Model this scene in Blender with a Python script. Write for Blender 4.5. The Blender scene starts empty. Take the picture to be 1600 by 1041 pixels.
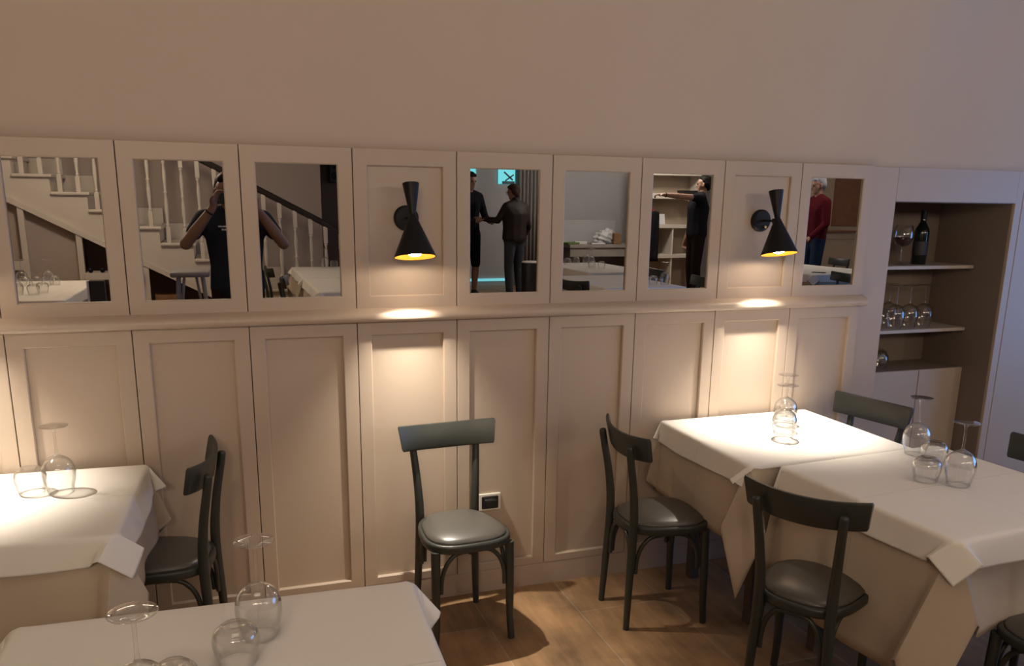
import bpy, bmesh, math, random
from mathutils import Vector, Matrix, Euler
PI = math.pi
sc = bpy.context.scene
C = sc.collection
random.seed(7)

# ------------------------------------------------------------------ camera
F, YAW, PIT, ROL = 1290.0, 0.3338, -0.2352, 0.0136
CAM = Vector((0.7696, -3.1992, 1.674))
_f = Vector((math.sin(YAW)*math.cos(PIT), math.cos(YAW)*math.cos(PIT), math.sin(PIT)))
_r = Vector((math.cos(YAW), -math.sin(YAW), 0)); _u = _r.cross(_f)
_r2 = math.cos(ROL)*_r + math.sin(ROL)*_u; _u2 = -math.sin(ROL)*_r + math.cos(ROL)*_u
cd = bpy.data.cameras.new('camera'); cam = bpy.data.objects.new('camera', cd); C.objects.link(cam)
m = Matrix.Identity(4)
for i in range(3):
    m[i][0], m[i][1], m[i][2], m[i][3] = _r2[i], _u2[i], -_f[i], CAM[i]
cam.matrix_world = m
cd.sensor_fit = 'HORIZONTAL'; cd.sensor_width = 36.0; cd.lens = 36.0*F/1600.0
cd.shift_y = 105.0/1600.0; cd.clip_start = 0.005
sc.camera = cam

# ------------------------------------------------------------------ view, world, lights
vs = sc.view_settings
sc.display_settings.display_device = 'sRGB'
vs.view_transform = 'Standard'; vs.look = 'None'; vs.gamma = 1.0; vs.exposure = 0.0; vs.use_curve_mapping = False
sc.cycles.caustics_refractive = False; sc.cycles.caustics_reflective = False
sc.cycles.max_bounces = 10; sc.cycles.diffuse_bounces = 4; sc.cycles.glossy_bounces = 5
sc.cycles.transmission_bounces = 8; sc.cycles.transparent_max_bounces = 24
sc.cycles.sample_clamp_indirect = 4.0
w = bpy.data.worlds.new('world'); sc.world = w; w.use_nodes = True
w.node_tree.nodes['Background'].inputs[0].default_value = (0.5, 0.6, 0.8, 1)
w.node_tree.nodes['Background'].inputs[1].default_value = 0.05

WARM = (1.0, 0.80, 0.60)
def area(name, loc, sx, sy, power, col, rot=(0, 0, 0), spread=PI):
    d = bpy.data.lights.new(name, 'AREA'); d.shape = 'RECTANGLE'; d.size = sx; d.size_y = sy
    d.energy = power; d.color = col; d.spread = spread
    o = bpy.data.objects.new(name, d); C.objects.link(o); o.location = loc; o.rotation_euler = rot
    return o
def lamp(loc, power, col, r=0.16):  # unseen fill added to brighten the room behind the camera
    d = bpy.data.lights.new('room_fill', 'POINT'); d.energy = power; d.color = col; d.shadow_soft_size = r
    o = bpy.data.objects.new('room_fill', d); C.objects.link(o); o.location = loc; return o
FACE = (math.radians(90+12), 0, 0)       # added fill lights aimed at the upper wall and vault, no real fittings
area('wall_fill', (0.4, -4.9, 2.45), 3.0, 0.4, 21, WARM, FACE, math.radians(125))
area('wall_fill', (4.2, -4.9, 2.45), 3.0, 0.4, 16.5, WARM, FACE, math.radians(125))
area('table_fill', (0.7, -2.2, 3.2), 1.2, 0.8, 3.5, WARM, (0, 0, 0), math.radians(110))  # added fill from overhead to lift the table tops, no fixture known
area('table_fill', (3.5, -2.0, 3.2), 1.2, 0.8, 4, WARM, (0, 0, 0), math.radians(110))
lamp((-0.4, -5.6, 2.9), 80, WARM)
lamp((7.3, -8.8, 2.9), 110, (1.0, 0.91, 0.82))
lamp((9.6, -6.6, 2.9), 40, (1.0, 0.86, 0.72))
BULB = 120.0
SPOT = 98.0
DAY = 3.9

# ------------------------------------------------------------------ materials
def mat(name, col, rough=0.5, metal=0.0, spec=0.5, noise=None, bump=None, emit=None, estr=0.0, coat=0.0):
    """noise=(scale, amount) varies the colour; bump=(scale, strength, distance)"""
    mm = bpy.data.materials.new(name); mm.use_nodes = True
    nt = mm.node_tree; b = nt.nodes['Principled BSDF']
    b.inputs['Base Color'].default_value = (*col, 1); b.inputs['Roughness'].default_value = rough
    b.inputs['Metallic'].default_value = metal; b.inputs['Specular IOR Level'].default_value = spec
    b.inputs['Coat Weight'].default_value = coat
    tc = nt.nodes.new('ShaderNodeTexCoord')
    if noise:
        n = nt.nodes.new('ShaderNodeTexNoise'); n.inputs['Scale'].default_value = noise[0]; n.inputs['Detail'].default_value = 5
        nt.links.new(tc.outputs['Object'], n.inputs['Vector'])
        mx = nt.nodes.new('ShaderNodeMixRGB'); a = noise[1]
        mx.inputs[1].default_value = (*[c*(1-a) for c in col], 1); mx.inputs[2].default_value = (*[min(1, c*(1+a)) for c in col], 1)
        nt.links.new(n.outputs['Fac'], mx.inputs[0]); nt.links.new(mx.outputs[0], b.inputs['Base Color'])
    if bump:
        n = nt.nodes.new('ShaderNodeTexNoise'); n.inputs['Scale'].default_value = bump[0]; n.inputs['Detail'].default_value = 4
        nt.links.new(tc.outputs['Object'], n.inputs['Vector'])
        bp = nt.nodes.new('ShaderNodeBump'); bp.inputs['Strength'].default_value = bump[1]; bp.inputs['Distance'].default_value = bump[2]
        nt.links.new(n.outputs['Fac'], bp.inputs['Height']); nt.links.new(bp.outputs[0], b.inputs['Normal'])
    if emit:
        b.inputs['Emission Color'].default_value = (*emit, 1); b.inputs['Emission Strength'].default_value = estr
    return mm

M = {}
M['paint'] = mat('greige_paint', (0.47, 0.38, 0.30), 0.42, noise=(3, 0.03), bump=(60, 0.05, 0.002))
M['groove'] = mat('panel_backing', (0.16, 0.13, 0.11), 0.8)
M['plaster'] = mat('plaster', (0.57, 0.475, 0.39), 0.9, noise=(1.5, 0.04), bump=(25, 0.08, 0.004))
M['ceiling'] = mat('ceiling_plaster', (0.62, 0.56, 0.50), 0.9)
M['taupe'] = mat('taupe_wall', (0.44, 0.37, 0.325), 0.85, noise=(2, 0.05))
M['greywall'] = mat('pale_grey_wall', (0.43, 0.425, 0.435), 0.85, noise=(2, 0.05))
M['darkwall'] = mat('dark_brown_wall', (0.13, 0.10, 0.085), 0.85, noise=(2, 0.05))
M['chair'] = mat('sage_black_lacquer', (0.030, 0.033, 0.028), 0.40, noise=(30, 0.12))
M['vinyl'] = mat('grey_vinyl', (0.070, 0.066, 0.058), 0.36, spec=0.7, bump=(220, 0.12, 0.001))
M['cloth'] = mat('white_linen', (0.80, 0.77, 0.72), 0.9, spec=0.2, noise=(5, 0.03), bump=(14, 0.25, 0.004))
M['undercloth'] = mat('cream_linen', (0.50, 0.42, 0.33), 0.9, spec=0.2, noise=(5, 0.04), bump=(10, 0.25, 0.005))
M['tablewood'] = mat('table_wood', (0.10, 0.08, 0.06), 0.5, noise=(8, 0.2))
M['black'] = mat('matt_black_metal', (0.009, 0.009, 0.010), 0.45, spec=0.25)
M['gold'] = mat('gold_lining', (0.85, 0.34, 0.035), 0.35, metal=0.6)
M['brass'] = mat('brass', (0.75, 0.55, 0.2), 0.3, metal=1.0)
M['bulb'] = mat('lit_bulb', (1, 1, 1), 0.3, emit=(1.0, 0.82, 0.62), estr=BULB)
M['whiteplastic'] = mat('white_plastic', (0.75, 0.72, 0.66), 0.4)
M['blackplastic'] = mat('black_plastic', (0.015, 0.015, 0.016), 0.45)
M['stairwhite'] = mat('cream_white_gloss', (0.66, 0.60, 0.52), 0.45, noise=(6, 0.03))
M['rail'] = mat('dark_handrail', (0.018, 0.014, 0.013), 0.35)
M['shelf'] = mat('shelf_board', (0.52, 0.46, 0.40), 0.5)
M['nicheshade'] = mat('niche_shaded_paint', (0.22, 0.17, 0.135), 0.65, noise=(3, 0.04))  # darker than the panelling: the shade of the recess is put into the colour
M['steel'] = mat('steel', (0.5, 0.5, 0.5), 0.3, metal=1.0)
M['wine'] = mat('red_wine', (0.04, 0.002, 0.004), 0.05)
M['bottle'] = mat('dark_bottle_glass', (0.006, 0.008, 0.006), 0.08, coat=0.5)
M['label'] = mat('bottle_label', (0.03, 0.03, 0.035), 0.6)
M['skin'] = mat('skin', (0.34, 0.19, 0.13), 0.5, noise=(9, 0.06))
M['palm'] = mat('skin_tan', (0.24, 0.13, 0.09), 0.5, noise=(9, 0.06))
M['hair'] = mat('dark_hair', (0.012, 0.009, 0.008), 0.6, spec=0.08, bump=(90, 0.5, 0.004))
M['greyhair'] = mat('grey_hair', (0.30, 0.32, 0.36), 0.6, spec=0.08, bump=(90, 0.5, 0.004))
M['brownhair'] = mat('brown_hair', (0.06, 0.035, 0.025), 0.6, spec=0.08, bump=(90, 0.5, 0.004))
M['tee'] = mat('black_cotton', (0.012, 0.013, 0.016), 0.85, spec=0.08, bump=(20, 0.3, 0.006))
M['navytee'] = mat('navy_cotton', (0.020, 0.026, 0.040), 0.85, spec=0.08, bump=(20, 0.3, 0.006))
M['maroon'] = mat('maroon_wool', (0.085, 0.008, 0.014), 0.85, spec=0.08, bump=(20, 0.4, 0.008))
M['leather'] = mat('brown_black_leather', (0.026, 0.016, 0.014), 0.6, spec=0.2, bump=(20, 0.4, 0.008))
M['jeans'] = mat('blue_grey_denim', (0.055, 0.062, 0.075), 0.85, spec=0.08, bump=(30, 0.3, 0.006))
M['darktrousers'] = mat('dark_trousers', (0.022, 0.012, 0.012), 0.8, spec=0.08)
M['bluejeans'] = mat('dark_blue_denim', (0.02, 0.035, 0.07), 0.85, spec=0.08)
M['shoe'] = mat('dark_shoe', (0.02, 0.018, 0.016), 0.5)
M['white'] = mat('white_paper', (0.7, 0.7, 0.7), 0.8)
M['bag'] = mat('pale_plastic_bag', (0.55, 0.55, 0.57), 0.35, bump=(12, 0.8, 0.02))
M['green'] = mat('leaf_green', (0.12, 0.17, 0.04), 0.7)
M['red'] = mat('red_print', (0.35, 0.03, 0.03), 0.5)
M['walnut'] = mat('red_brown_door_wood', (0.22, 0.095, 0.05), 0.45, noise=(7, 0.25))
M['palewood'] = mat('pale_wood_panel', (0.45, 0.36, 0.26), 0.5, noise=(6, 0.08))
M['crate'] = mat('crate_wood', (0.25, 0.13, 0.06), 0.7, noise=(9, 0.2))
M['greystool'] = mat('grey_stool_paint', (0.28, 0.27, 0.27), 0.5)
M['counter'] = mat('grey_counter', (0.30, 0.27, 0.245), 0.5)
M['fabricblack'] = mat('black_fabric', (0.012, 0.012, 0.014), 0.9, spec=0.08)
M['cyan'] = mat('lit_cyan_screen', (0.1, 0.3, 0.35), 0.4, emit=(0.16, 0.80, 0.88), estr=0.9)
M['cyanline'] = mat('lit_cyan_strip', (0.1, 0.3, 0.35), 0.4, emit=(0.25, 0.80, 0.90), estr=0.8)
M['screen_picture'] = mat('screen_dark_shape', (0.02, 0.10, 0.12), 0.5)  # dark picture shapes on the cyan screens
M['curtain'] = mat('grey_curtain', (0.27, 0.25, 0.235), 0.9)
M['daylight'] = mat('daylight_pane', (0.3, 0.4, 0.6), 0.3, emit=(0.14, 0.40, 1.0), estr=DAY)
M['frame'] = mat('window_frame_white', (0.6, 0.58, 0.55), 0.5)
M['lens'] = mat('spectacles', (0.02, 0.02, 0.02), 0.2)

def add_fold_lines(mm, pitch):
    """faint ironing creases in the linen, a crossing grid of narrow ridges"""
    nt = mm.node_tree; b = nt.nodes['Principled BSDF']; old = b.inputs['Normal'].links[0].from_node
    tc = nt.nodes.new('ShaderNodeTexCoord'); sp = nt.nodes.new('ShaderNodeSeparateXYZ'); nt.links.new(tc.outputs['Object'], sp.inputs[0]); outs = []
    for ax in ('X', 'Y'):
        pp = nt.nodes.new('ShaderNodeMath'); pp.operation = 'PINGPONG'; pp.inputs[1].default_value = pitch; nt.links.new(sp.outputs[ax], pp.inputs[0])
        mr = nt.nodes.new('ShaderNodeMapRange'); mr.interpolation_type = 'SMOOTHSTEP'; mr.inputs[1].default_value = 0.0; mr.inputs[2].default_value = 0.006; mr.inputs[3].default_value = 1.0; mr.inputs[4].default_value = 0.0
        nt.links.new(pp.outputs[0], mr.inputs[0]); outs.append(mr.outputs[0])
    ad = nt.nodes.new('ShaderNodeMath'); ad.operation = 'MAXIMUM'; nt.links.new(outs[0], ad.inputs[0]); nt.links.new(outs[1], ad.inputs[1])
    bp = nt.nodes.new('ShaderNodeBump'); bp.inputs['Strength'].default_value = 0.35; bp.inputs['Distance'].default_value = 0.004
    nt.links.new(ad.outputs[0], bp.inputs['Height']); nt.links.new(old.outputs[0], bp.inputs['Normal']); nt.links.new(bp.outputs[0], b.inputs['Normal'])
add_fold_lines(M['cloth'], 0.235); add_fold_lines(M['undercloth'], 0.31)
def mirror_mat():
    mm = bpy.data.materials.new('mirror_silver'); mm.use_nodes = True
    b = mm.node_tree.nodes['Principled BSDF']
    b.inputs['Base Color'].default_value = (0.80, 0.81, 0.80, 1); b.inputs['Metallic'].default_value = 1.0; b.inputs['Roughness'].default_value = 0.0
    return mm
M['mirror'] = mirror_mat()

def glass_mat():
    mm = bpy.data.materials.new('clear_thin_glass'); mm.use_nodes = True
    nt = mm.node_tree; nt.nodes.clear()
    out = nt.nodes.new('ShaderNodeOutputMaterial')
    tr = nt.nodes.new('ShaderNodeBsdfTransparent'); gl = nt.nodes.new('ShaderNodeBsdfGlossy')
    gl.inputs['Roughness'].default_value = 0.03; gl.inputs['Color'].default_value = (1, 1, 1, 1)
    lw = nt.nodes.new('ShaderNodeLayerWeight'); lw.inputs['Blend'].default_value = 0.5
    rp = nt.nodes.new('ShaderNodeValToRGB')
    rp.color_ramp.elements[0].position = 0.35; rp.color_ramp.elements[0].color = (0.985, 0.985, 0.98, 1)
    rp.color_ramp.elements[1].position = 0.97; rp.color_ramp.elements[1].color = (0.66, 0.66, 0.64, 1)
    nt.links.new(lw.outputs['Facing'], rp.inputs[0]); nt.links.new(rp.outputs[0], tr.inputs[0])
    pw = nt.nodes.new('ShaderNodeMath'); pw.operation = 'POWER'; pw.inputs[1].default_value = 2.5; nt.links.new(lw.outputs['Facing'], pw.inputs[0])
    fr = nt.nodes.new('ShaderNodeMath'); fr.operation = 'MULTIPLY_ADD'; fr.inputs[1].default_value = 0.85; fr.inputs[2].default_value = 0.05; nt.links.new(pw.outputs[0], fr.inputs[0])
    mx = nt.nodes.new('ShaderNodeMixShader')
    nt.links.new(fr.outputs[0], mx.inputs[0]); nt.links.new(tr.outputs[0], mx.inputs[1]); nt.links.new(gl.outputs[0], mx.inputs[2])
    nt.links.new(mx.outputs[0], out.inputs[0])
    return mm
M['glass'] = glass_mat()

def floor_mat():
    mm = bpy.data.materials.new('wood_effect_tiles'); mm.use_nodes = True
    nt = mm.node_tree; b = nt.nodes['Principled BSDF']; L = nt.links
    tc = nt.nodes.new('ShaderNodeTexCoord'); sp = nt.nodes.new('ShaderNodeSeparateXYZ'); cb = nt.nodes.new('ShaderNodeCombineXYZ')
    L.new(tc.outputs['Object'], sp.inputs[0])
    ax = nt.nodes.new('ShaderNodeMath'); ax.operation = 'ADD'; ax.inputs[1].default_value = -0.09 + 8.0
    ay = nt.nodes.new('ShaderNodeMath'); ay.operation = 'ADD'; ay.inputs[1].default_value = 0.3 + 24.0
    L.new(sp.outputs['X'], ax.inputs[0]); L.new(sp.outputs['Y'], ay.inputs[0])
    L.new(ay.outputs[0], cb.inputs[0]); L.new(ax.outputs[0], cb.inputs[1])
    br = nt.nodes.new('ShaderNodeTexBrick'); br.offset = 0.5
    br.inputs['Scale'].default_value = 1.0; br.inputs['Brick Width'].default_value = 1.2; br.inputs['Row Height'].default_value = 0.4
    br.inputs['Mortar Size'].default_value = 0.0028; br.inputs['Mortar Smooth'].default_value = 0.1; br.inputs['Bias'].default_value = 0
    br.inputs['Color1'].default_value = (0.225, 0.140, 0.074, 1); br.inputs['Color2'].default_value = (0.310, 0.195, 0.105, 1)
    br.inputs['Mortar'].default_value = (0.34, 0.27, 0.20, 1)
    L.new(cb.outputs[0], br.inputs['Vector'])
    mp = nt.nodes.new('ShaderNodeMapping'); mp.inputs['Scale'].default_value = (16, 2.2, 1)
    L.new(tc.outputs['Object'], mp.inputs[0])
    n1 = nt.nodes.new('ShaderNodeTexNoise'); n1.inputs['Scale'].default_value = 1.0; n1.inputs['Detail'].default_value = 7; n1.inputs['Roughness'].default_value = 0.65
    L.new(mp.outputs[0], n1.inputs['Vector'])
    n2 = nt.nodes.new('ShaderNodeTexNoise'); n2.inputs['Scale'].default_value = 4.5; n2.inputs['Detail'].default_value = 3
    L.new(tc.outputs['Object'], n2.inputs['Vector'])
    ad = nt.nodes.new('ShaderNodeMath'); ad.operation = 'ADD'; L.new(n1.outputs['Fac'], ad.inputs[0]); L.new(n2.outputs['Fac'], ad.inputs[1])
    rp = nt.nodes.new('ShaderNodeValToRGB')
    rp.color_ramp.elements[0].position = 0.35; rp.color_ramp.elements[0].color = (0.50, 0.48, 0.46, 1)
    rp.color_ramp.elements[1].position = 0.66; rp.color_ramp.elements[1].color = (1.45, 1.38, 1.28, 1)
    dv = nt.nodes.new('ShaderNodeMath'); dv.operation = 'MULTIPLY'; dv.inputs[1].default_value = 0.5; L.new(ad.outputs[0], dv.inputs[0])
    L.new(dv.outputs[0], rp.inputs[0])
    mx = nt.nodes.new('ShaderNodeMixRGB'); mx.blend_type = 'MULTIPLY'; mx.inputs[0].default_value = 1.0
    L.new(br.outputs['Color'], mx.inputs[1]); L.new(rp.outputs[0], mx.inputs[2]); L.new(mx.outputs[0], b.inputs['Base Color'])
    b.inputs['Roughness'].default_value = 0.5
    bp = nt.nodes.new('ShaderNodeBump'); bp.inputs['Strength'].default_value = 0.25; bp.inputs['Distance'].default_value = 0.002
    iv = nt.nodes.new('ShaderNodeMath'); iv.operation = 'SUBTRACT'; iv.inputs[0].default_value = 1.0; L.new(br.outputs['Fac'], iv.inputs[1])
    L.new(iv.outputs[0], bp.inputs['Height']); L.new(bp.outputs[0], b.inputs['Normal'])
    return mm
M['floor'] = floor_mat()

# ------------------------------------------------------------------ mesh helpers
def link(name, me, material, parent=None, smooth=False):
    o = bpy.data.objects.new(name, me); C.objects.link(o)
    if material: me.materials.append(material)
    if parent: o.parent = parent
    if smooth:
        for p in me.polygons: p.use_smooth = True
    return o
def obj(name, bm, material, parent=None, smooth=False, angle=None):
    bmesh.ops.recalc_face_normals(bm, faces=bm.faces[:])
    me = bpy.data.meshes.new(name); bm.to_mesh(me); bm.free()
    o = link(name, me, material, parent, smooth or angle is not None)
    if angle is not None: me.set_sharp_from_angle(angle=math.radians(angle))
    return o
def thing(name, label, cat, loc=(0, 0, 0), rz=0.0, group=None):
    o = bpy.data.objects.new(name, None); C.objects.link(o); o.empty_display_size = 0.1
    o.location = loc; o.rotation_euler = (0, 0, rz); return tag(o, label, cat, group)
def tag(o, label, cat, group=None):
    o['label'] = label; o['category'] = cat
    if group: o['group'] = group
    return o
def struct(o, label=None):
    o['kind'] = 'structure'
    if label: o['label'] = label; o['category'] = 'room'
    return o
def dup(root, loc, rz, label, group=None):
    r = root.copy(); C.objects.link(r); r.location = loc; r.rotation_euler = (0, 0, rz); r['label'] = label
    if group: r['group'] = group
    for ch in list(root.children):
        c = ch.copy(); C.objects.link(c); c.parent = r
        for g in list(ch.children):
            d = g.copy(); C.objects.link(d); d.parent = c
    return r
def box(bm, x0, x1, y0, y1, z0, z1, bev=0.0, seg=1, mtx=None):
    r = bmesh.ops.create_cube(bm, size=1.0); vs_ = r['verts']
    for v in vs_:
        v.co = Vector(((x0+x1)/2 + v.co.x*(x1-x0), (y0+y1)/2 + v.co.y*(y1-y0), (z0+z1)/2 + v.co.z*(z1-z0)))
    if bev > 0:
        es = list({e for v in vs_ for e in v.link_edges})
        bmesh.ops.bevel(bm, geom=es, offset=bev, segments=seg, affect='EDGES', profile=0.5)
    if mtx is not None: pass
def boxm(mtx, sx, sy, sz, bm, bev=0.0, seg=1):
    t = bmesh.new(); box(t, -sx/2, sx/2, -sy/2, sy/2, -sz/2, sz/2, bev, seg)
    bmesh.ops.transform(t, matrix=mtx, verts=t.verts[:]); merge(bm, t)
def merge(bm, t):
    me = bpy.data.meshes.new('tmp'); t.to_mesh(me); t.free(); bm.from_mesh(me); bpy.data.meshes.remove(me)
def lathe(bm, prof, n=32, cx=0, cy=0, cz=0, close=False):
    """prof: (r, z) list"""
    rings = []
    for r, z in prof:
        if r < 1e-6: rings.append([bm.verts.new((cx, cy, cz+z))])
        else: rings.append([bm.verts.new((cx+r*math.cos(2*PI*i/n), cy+r*math.sin(2*PI*i/n), cz+z)) for i in range(n)])
    prs = list(zip(rings, rings[1:]))
    if close: prs.append((rings[-1], rings[0]))
    for a, b in prs:
        for i in range(n):
            j = (i+1) % n
            if len(a) == 1 and len(b) == 1: continue
            if len(a) == 1: bm.faces.new((a[0], b[i], b[j]))
            elif len(b) == 1: bm.faces.new((a[i], a[j], b[0]))
            else: bm.faces.new((a[i], a[j], b[j], b[i]))
def smooth_path(pts, n=6):
    """Catmull-Rom through points (tuples of any length)"""
    P_ = [pts[0]] + list(pts) + [pts[-1]]; out = []
    for i in range(1, len(P_)-2):
        for k in range(n):
            t = k/n; a, b, c, d = P_[i-1], P_[i], P_[i+1], P_[i+2]
            out.append(tuple(0.5*((2*b[j]) + (-a[j]+c[j])*t + (2*a[j]-5*b[j]+4*c[j]-d[j])*t*t + (-a[j]+3*b[j]-3*c[j]+d[j])*t**3) for j in range(len(b))))
    out.append(tuple(pts[-1])); return out
def tube(bm, pts, n=12, squash=1.0, cap=True, round_end=False):
    """pts: (x,y,z,r)"""
    rings = []; prevx = None
    for i, p in enumerate(pts):
        a = Vector(pts[max(0, i-1)][:3]); b = Vector(pts[min(len(pts)-1, i+1)][:3]); d = (b-a).normalized()
        if prevx is None:
            x = d.orthogonal().normalized() if abs(d.z) < 0.9 else Vector((1, 0, 0)); x = (x - d*x.dot(d)).normalized()
        else: x = (prevx - d*prevx.dot(d)).normalized()
        prevx = x; y = d.cross(x)
        rings.append([bm.verts.new(Vector(p[:3]) + p[3]*(math.cos(2*PI*k/n)*x + squash*math.sin(2*PI*k/n)*y)) for k in range(n)])
    for a, b in zip(rings, rings[1:]):
        for k in range(n): bm.faces.new((a[k], a[(k+1) % n], b[(k+1) % n], b[k]))
    if cap:
        bm.faces.new(rings[0]); bm.faces.new(rings[-1])
def extrude_profile(bm, prof, x0, x1):
    """closed profile of (y,z), swept along x"""
    a = [bm.verts.new((x0, y, z)) for y, z in prof]; b = [bm.verts.new((x1, y, z)) for y, z in prof]
    n = len(prof)
    for i in range(n): bm.faces.new((a[i], a[(i+1) % n], b[(i+1) % n], b[i]))
    bm.faces.new(a); bm.faces.new(b)
def frame(bm, x0, x1, z0, z1, ix0, ix1, iz0, iz1, depth, yb=0.03, ch=0.004):
    """flat door frame, front at y=0, with a chamfered opening `depth` deep"""
    def loop(a, b, c, d, y): return [bm.verts.new(v) for v in ((a, y, c), (b, y, c), (b, y, d), (a, y, d))]
    e = 0.0015
    L = [loop(x0, x1, z0, z1, yb), loop(x0, x1, z0, z1, e), loop(x0+e, x1-e, z0+e, z1-e, 0), loop(ix0-ch, ix1+ch, iz0-ch, iz1+ch, 0),
         loop(ix0, ix1, iz0, iz1, ch), loop(ix0, ix1, iz0, iz1, depth)]
    for a, b in zip(L, L[1:]):
        for i in range(4): bm.faces.new((a[i], a[(i+1) % 4], b[(i+1) % 4], b[i]))

# ------------------------------------------------------------------ the room shell
XL, XR, YB = -3.6, 12.6, -11.6
def plain(name, b, material, label=None, **k):
    bm = bmesh.new()
    for bx in (b if isinstance(b[0], (tuple, list)) else [b]): box(bm, *bx)
    return struct(obj(name, bm, material, **k), label)
plain('floor', (XL, XR, -3.75, 0.75, -0.1, 0.0), M['floor'])
plain('floor_platform', (XL, XR, YB-0.2, -3.75, -0.1, 0.15), M['floor'])
plain('ceiling', (XL, XR, YB-0.2, 0.75, 3.25, 3.35), M['ceiling'])
plain('wall_left', (XL-0.1, XL, YB-0.2, 0.75, -0.1, 3.35), M['plaster'])
plain('wall_rear', [(3.2, XR, YB-0.2, YB, 0.15, 3.3)], M['greywall'])
plain('wall_stairs', [(XL, 2.06, -8.7, -8.5, 0.15, 3.3)], M['taupe'])
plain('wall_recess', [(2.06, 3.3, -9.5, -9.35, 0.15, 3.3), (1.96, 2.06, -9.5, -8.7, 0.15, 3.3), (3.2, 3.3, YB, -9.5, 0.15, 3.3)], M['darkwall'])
plain('wall_right', (XR, XR+0.15, YB-0.2, 0.75, -0.1, 3.35), M['plaster'])
# short side wall beyond the niche with the daylight window in it
XW = 6.7
plain('wall_side', [(XW, XW+0.15, -3.4, -2.9, 0, 3.3), (XW, XW+0.15, -0.5, 0.0, 0, 3.3), (XW, XW+0.15, -2.9, -0.5, 0, 0.45), (XW, XW+0.15, -2.9, -0.5, 2.25, 3.3)], M['plaster'])
bm = bmesh.new(); box(bm, XW+0.09, XW+0.11, -2.9, -0.5, 0.45, 2.25)
wn = struct(obj('window_1', bm, M['daylight']))
bm = bmesh.new()
for y in (-2.87, -1.7, -0.53): box(bm, XW+0.02, XW+0.08, y-0.03, y+0.03, 0.45, 2.25)
for z in (0.48, 2.22): box(bm, XW+0.02, XW+0.08, -2.9, -0.5, z-0.03, z+0.03)
obj('window_frame', bm, M['frame'], wn)

# vaulted upper wall: a thick skin that leans into the room; the lean dies out past the corner
def vault():
    bm = bmesh.new(); nx, nz = 90, 24; fr = []; xa, xb, za, zb = XL, XR, 1.845, 3.3
    def sst(t): t = max(0, min(1, t)); return t*t*(3-2*t)
    for i in range(nx+1):
        x = xa + (xb-xa)*i/nx if i else xa
        row = []
        for j in range(nz+1):
            z = za + (zb-za)*j/nz
            edge = 3.70 + 0.32*(z-1.85)
            k = 1.0 - sst((x-edge)/0.25)
            y = 0.022 - k*0.16*(max(0, z-1.85))**2
            row.append(bm.verts.new((x, y, z)))
        fr.append(row)
    for i in range(nx):
        for j in range(nz): bm.faces.new((fr[i][j], fr[i+1][j], fr[i+1][j+1], fr[i][j+1]))
    return bm
bm = vault(); o = struct(obj('wall_front', bm, M['plaster'], smooth=True))
sol = o.modifiers.new('solid', 'SOLIDIFY'); sol.thickness = 0.12; sol.offset = 1.0
plain('wall_front_backing', [(XL, 3.70, 0.06, 0.75, 0, 1.86), (4.75, XR, 0.5, 0.75, 0, 3.3)], M['groove'])

# panelling: period 0.40 m
P0, PW = 0.04, 0.40
ZU0, ZU1 = 1.262, 1.862
bmu = bmesh.new(); bml = bmesh.new(); bmr = bmesh.new()
MIRR = []
for k in range(-7, 10):
    xa = P0 + (k-1)*PW + 0.0015; xb = xa + PW - 0.003; ia = xa + 0.0545; ib = xb - 0.0555
    lamp = (k % 4 == 0)
    frame(bmu, xa, xb, ZU0, ZU1, ia, ib, 1.3156, 1.80, 0.012 if lamp else 0.009)
    if lamp: box(bmu, ia-0.01, ib+0.01, 0.012, 0.026, 1.30, 1.815)
    else: MIRR.append((k, ia, ib))
    frame(bml, xa, xb, 0.102, 1.225, ia, ib, 0.138, 1.160, 0.016)
    box(bml, ia-0.01, ib+0.01, 0.016, 0.028, 0.13, 1.17)
x_end = P0 + 9*PW
struct(obj('trim_1', bmu, M['paint']), 'upper row of framed wall panels and mirrors in greige paint')
struct(obj('trim_2', bml, M['paint']), 'lower row of tall recessed wall panels in greige paint')
plain('trim_3', (XL, x_end-0.002, 0.0285, 0.06, 0.0, 1.86), M['groove'])
bm = bmesh.new()
extrude_profile(bm, [(0.01, 1.216), (-0.026, 1.216), (-0.037, 1.220), (-0.042, 1.229), (-0.042, 1.240), (-0.038, 1.249), (-0.028, 1.256), (-0.012, 1.261), (0.002, 1.268), (0.01, 1.268)], XL, x_end+0.008)
struct(obj('trim_4', bm, M['paint'], angle=50), 'rounded dado ledge running along the panelled wall')
bm = bmesh.new(); extrude_profile(bm, [(0.028, 0.0), (0.001, 0.0), (0.001, 0.0985), (0.003, 0.1005), (0.028, 0.1005)], XL, x_end)
struct(obj('baseboard_front', bm, M['paint']))
MLAB = {1: 'leftmost mirror in the panelling, reflecting the stair steps above a glass-laden table',
        2: 'second mirror from the left, reflecting the photographer and white balusters',
        3: 'third mirror from the left, reflecting the dark handrail, left of the nearer lamp',
        5: 'mirror just right of the nearer lamp, reflecting two standing men',
        6: 'mirror reflecting the grey wall and cluttered counter, middle of the three between the lamps',
        7: 'mirror just left of the farther lamp, reflecting a man with an outstretched arm',
        9: 'rightmost mirror, reflecting a man in a maroon jumper and a door'}
for k, ia, ib in MIRR:
    if k < 1: continue
    bm = bmesh.new(); box(bm, ia-0.008, ib+0.008, 0.010, 0.015, 1.308, 1.808)
    tag(obj('mirror', bm, M['mirror']), MLAB[k], 'mirror', 'mirrors in the wall panels')

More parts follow.
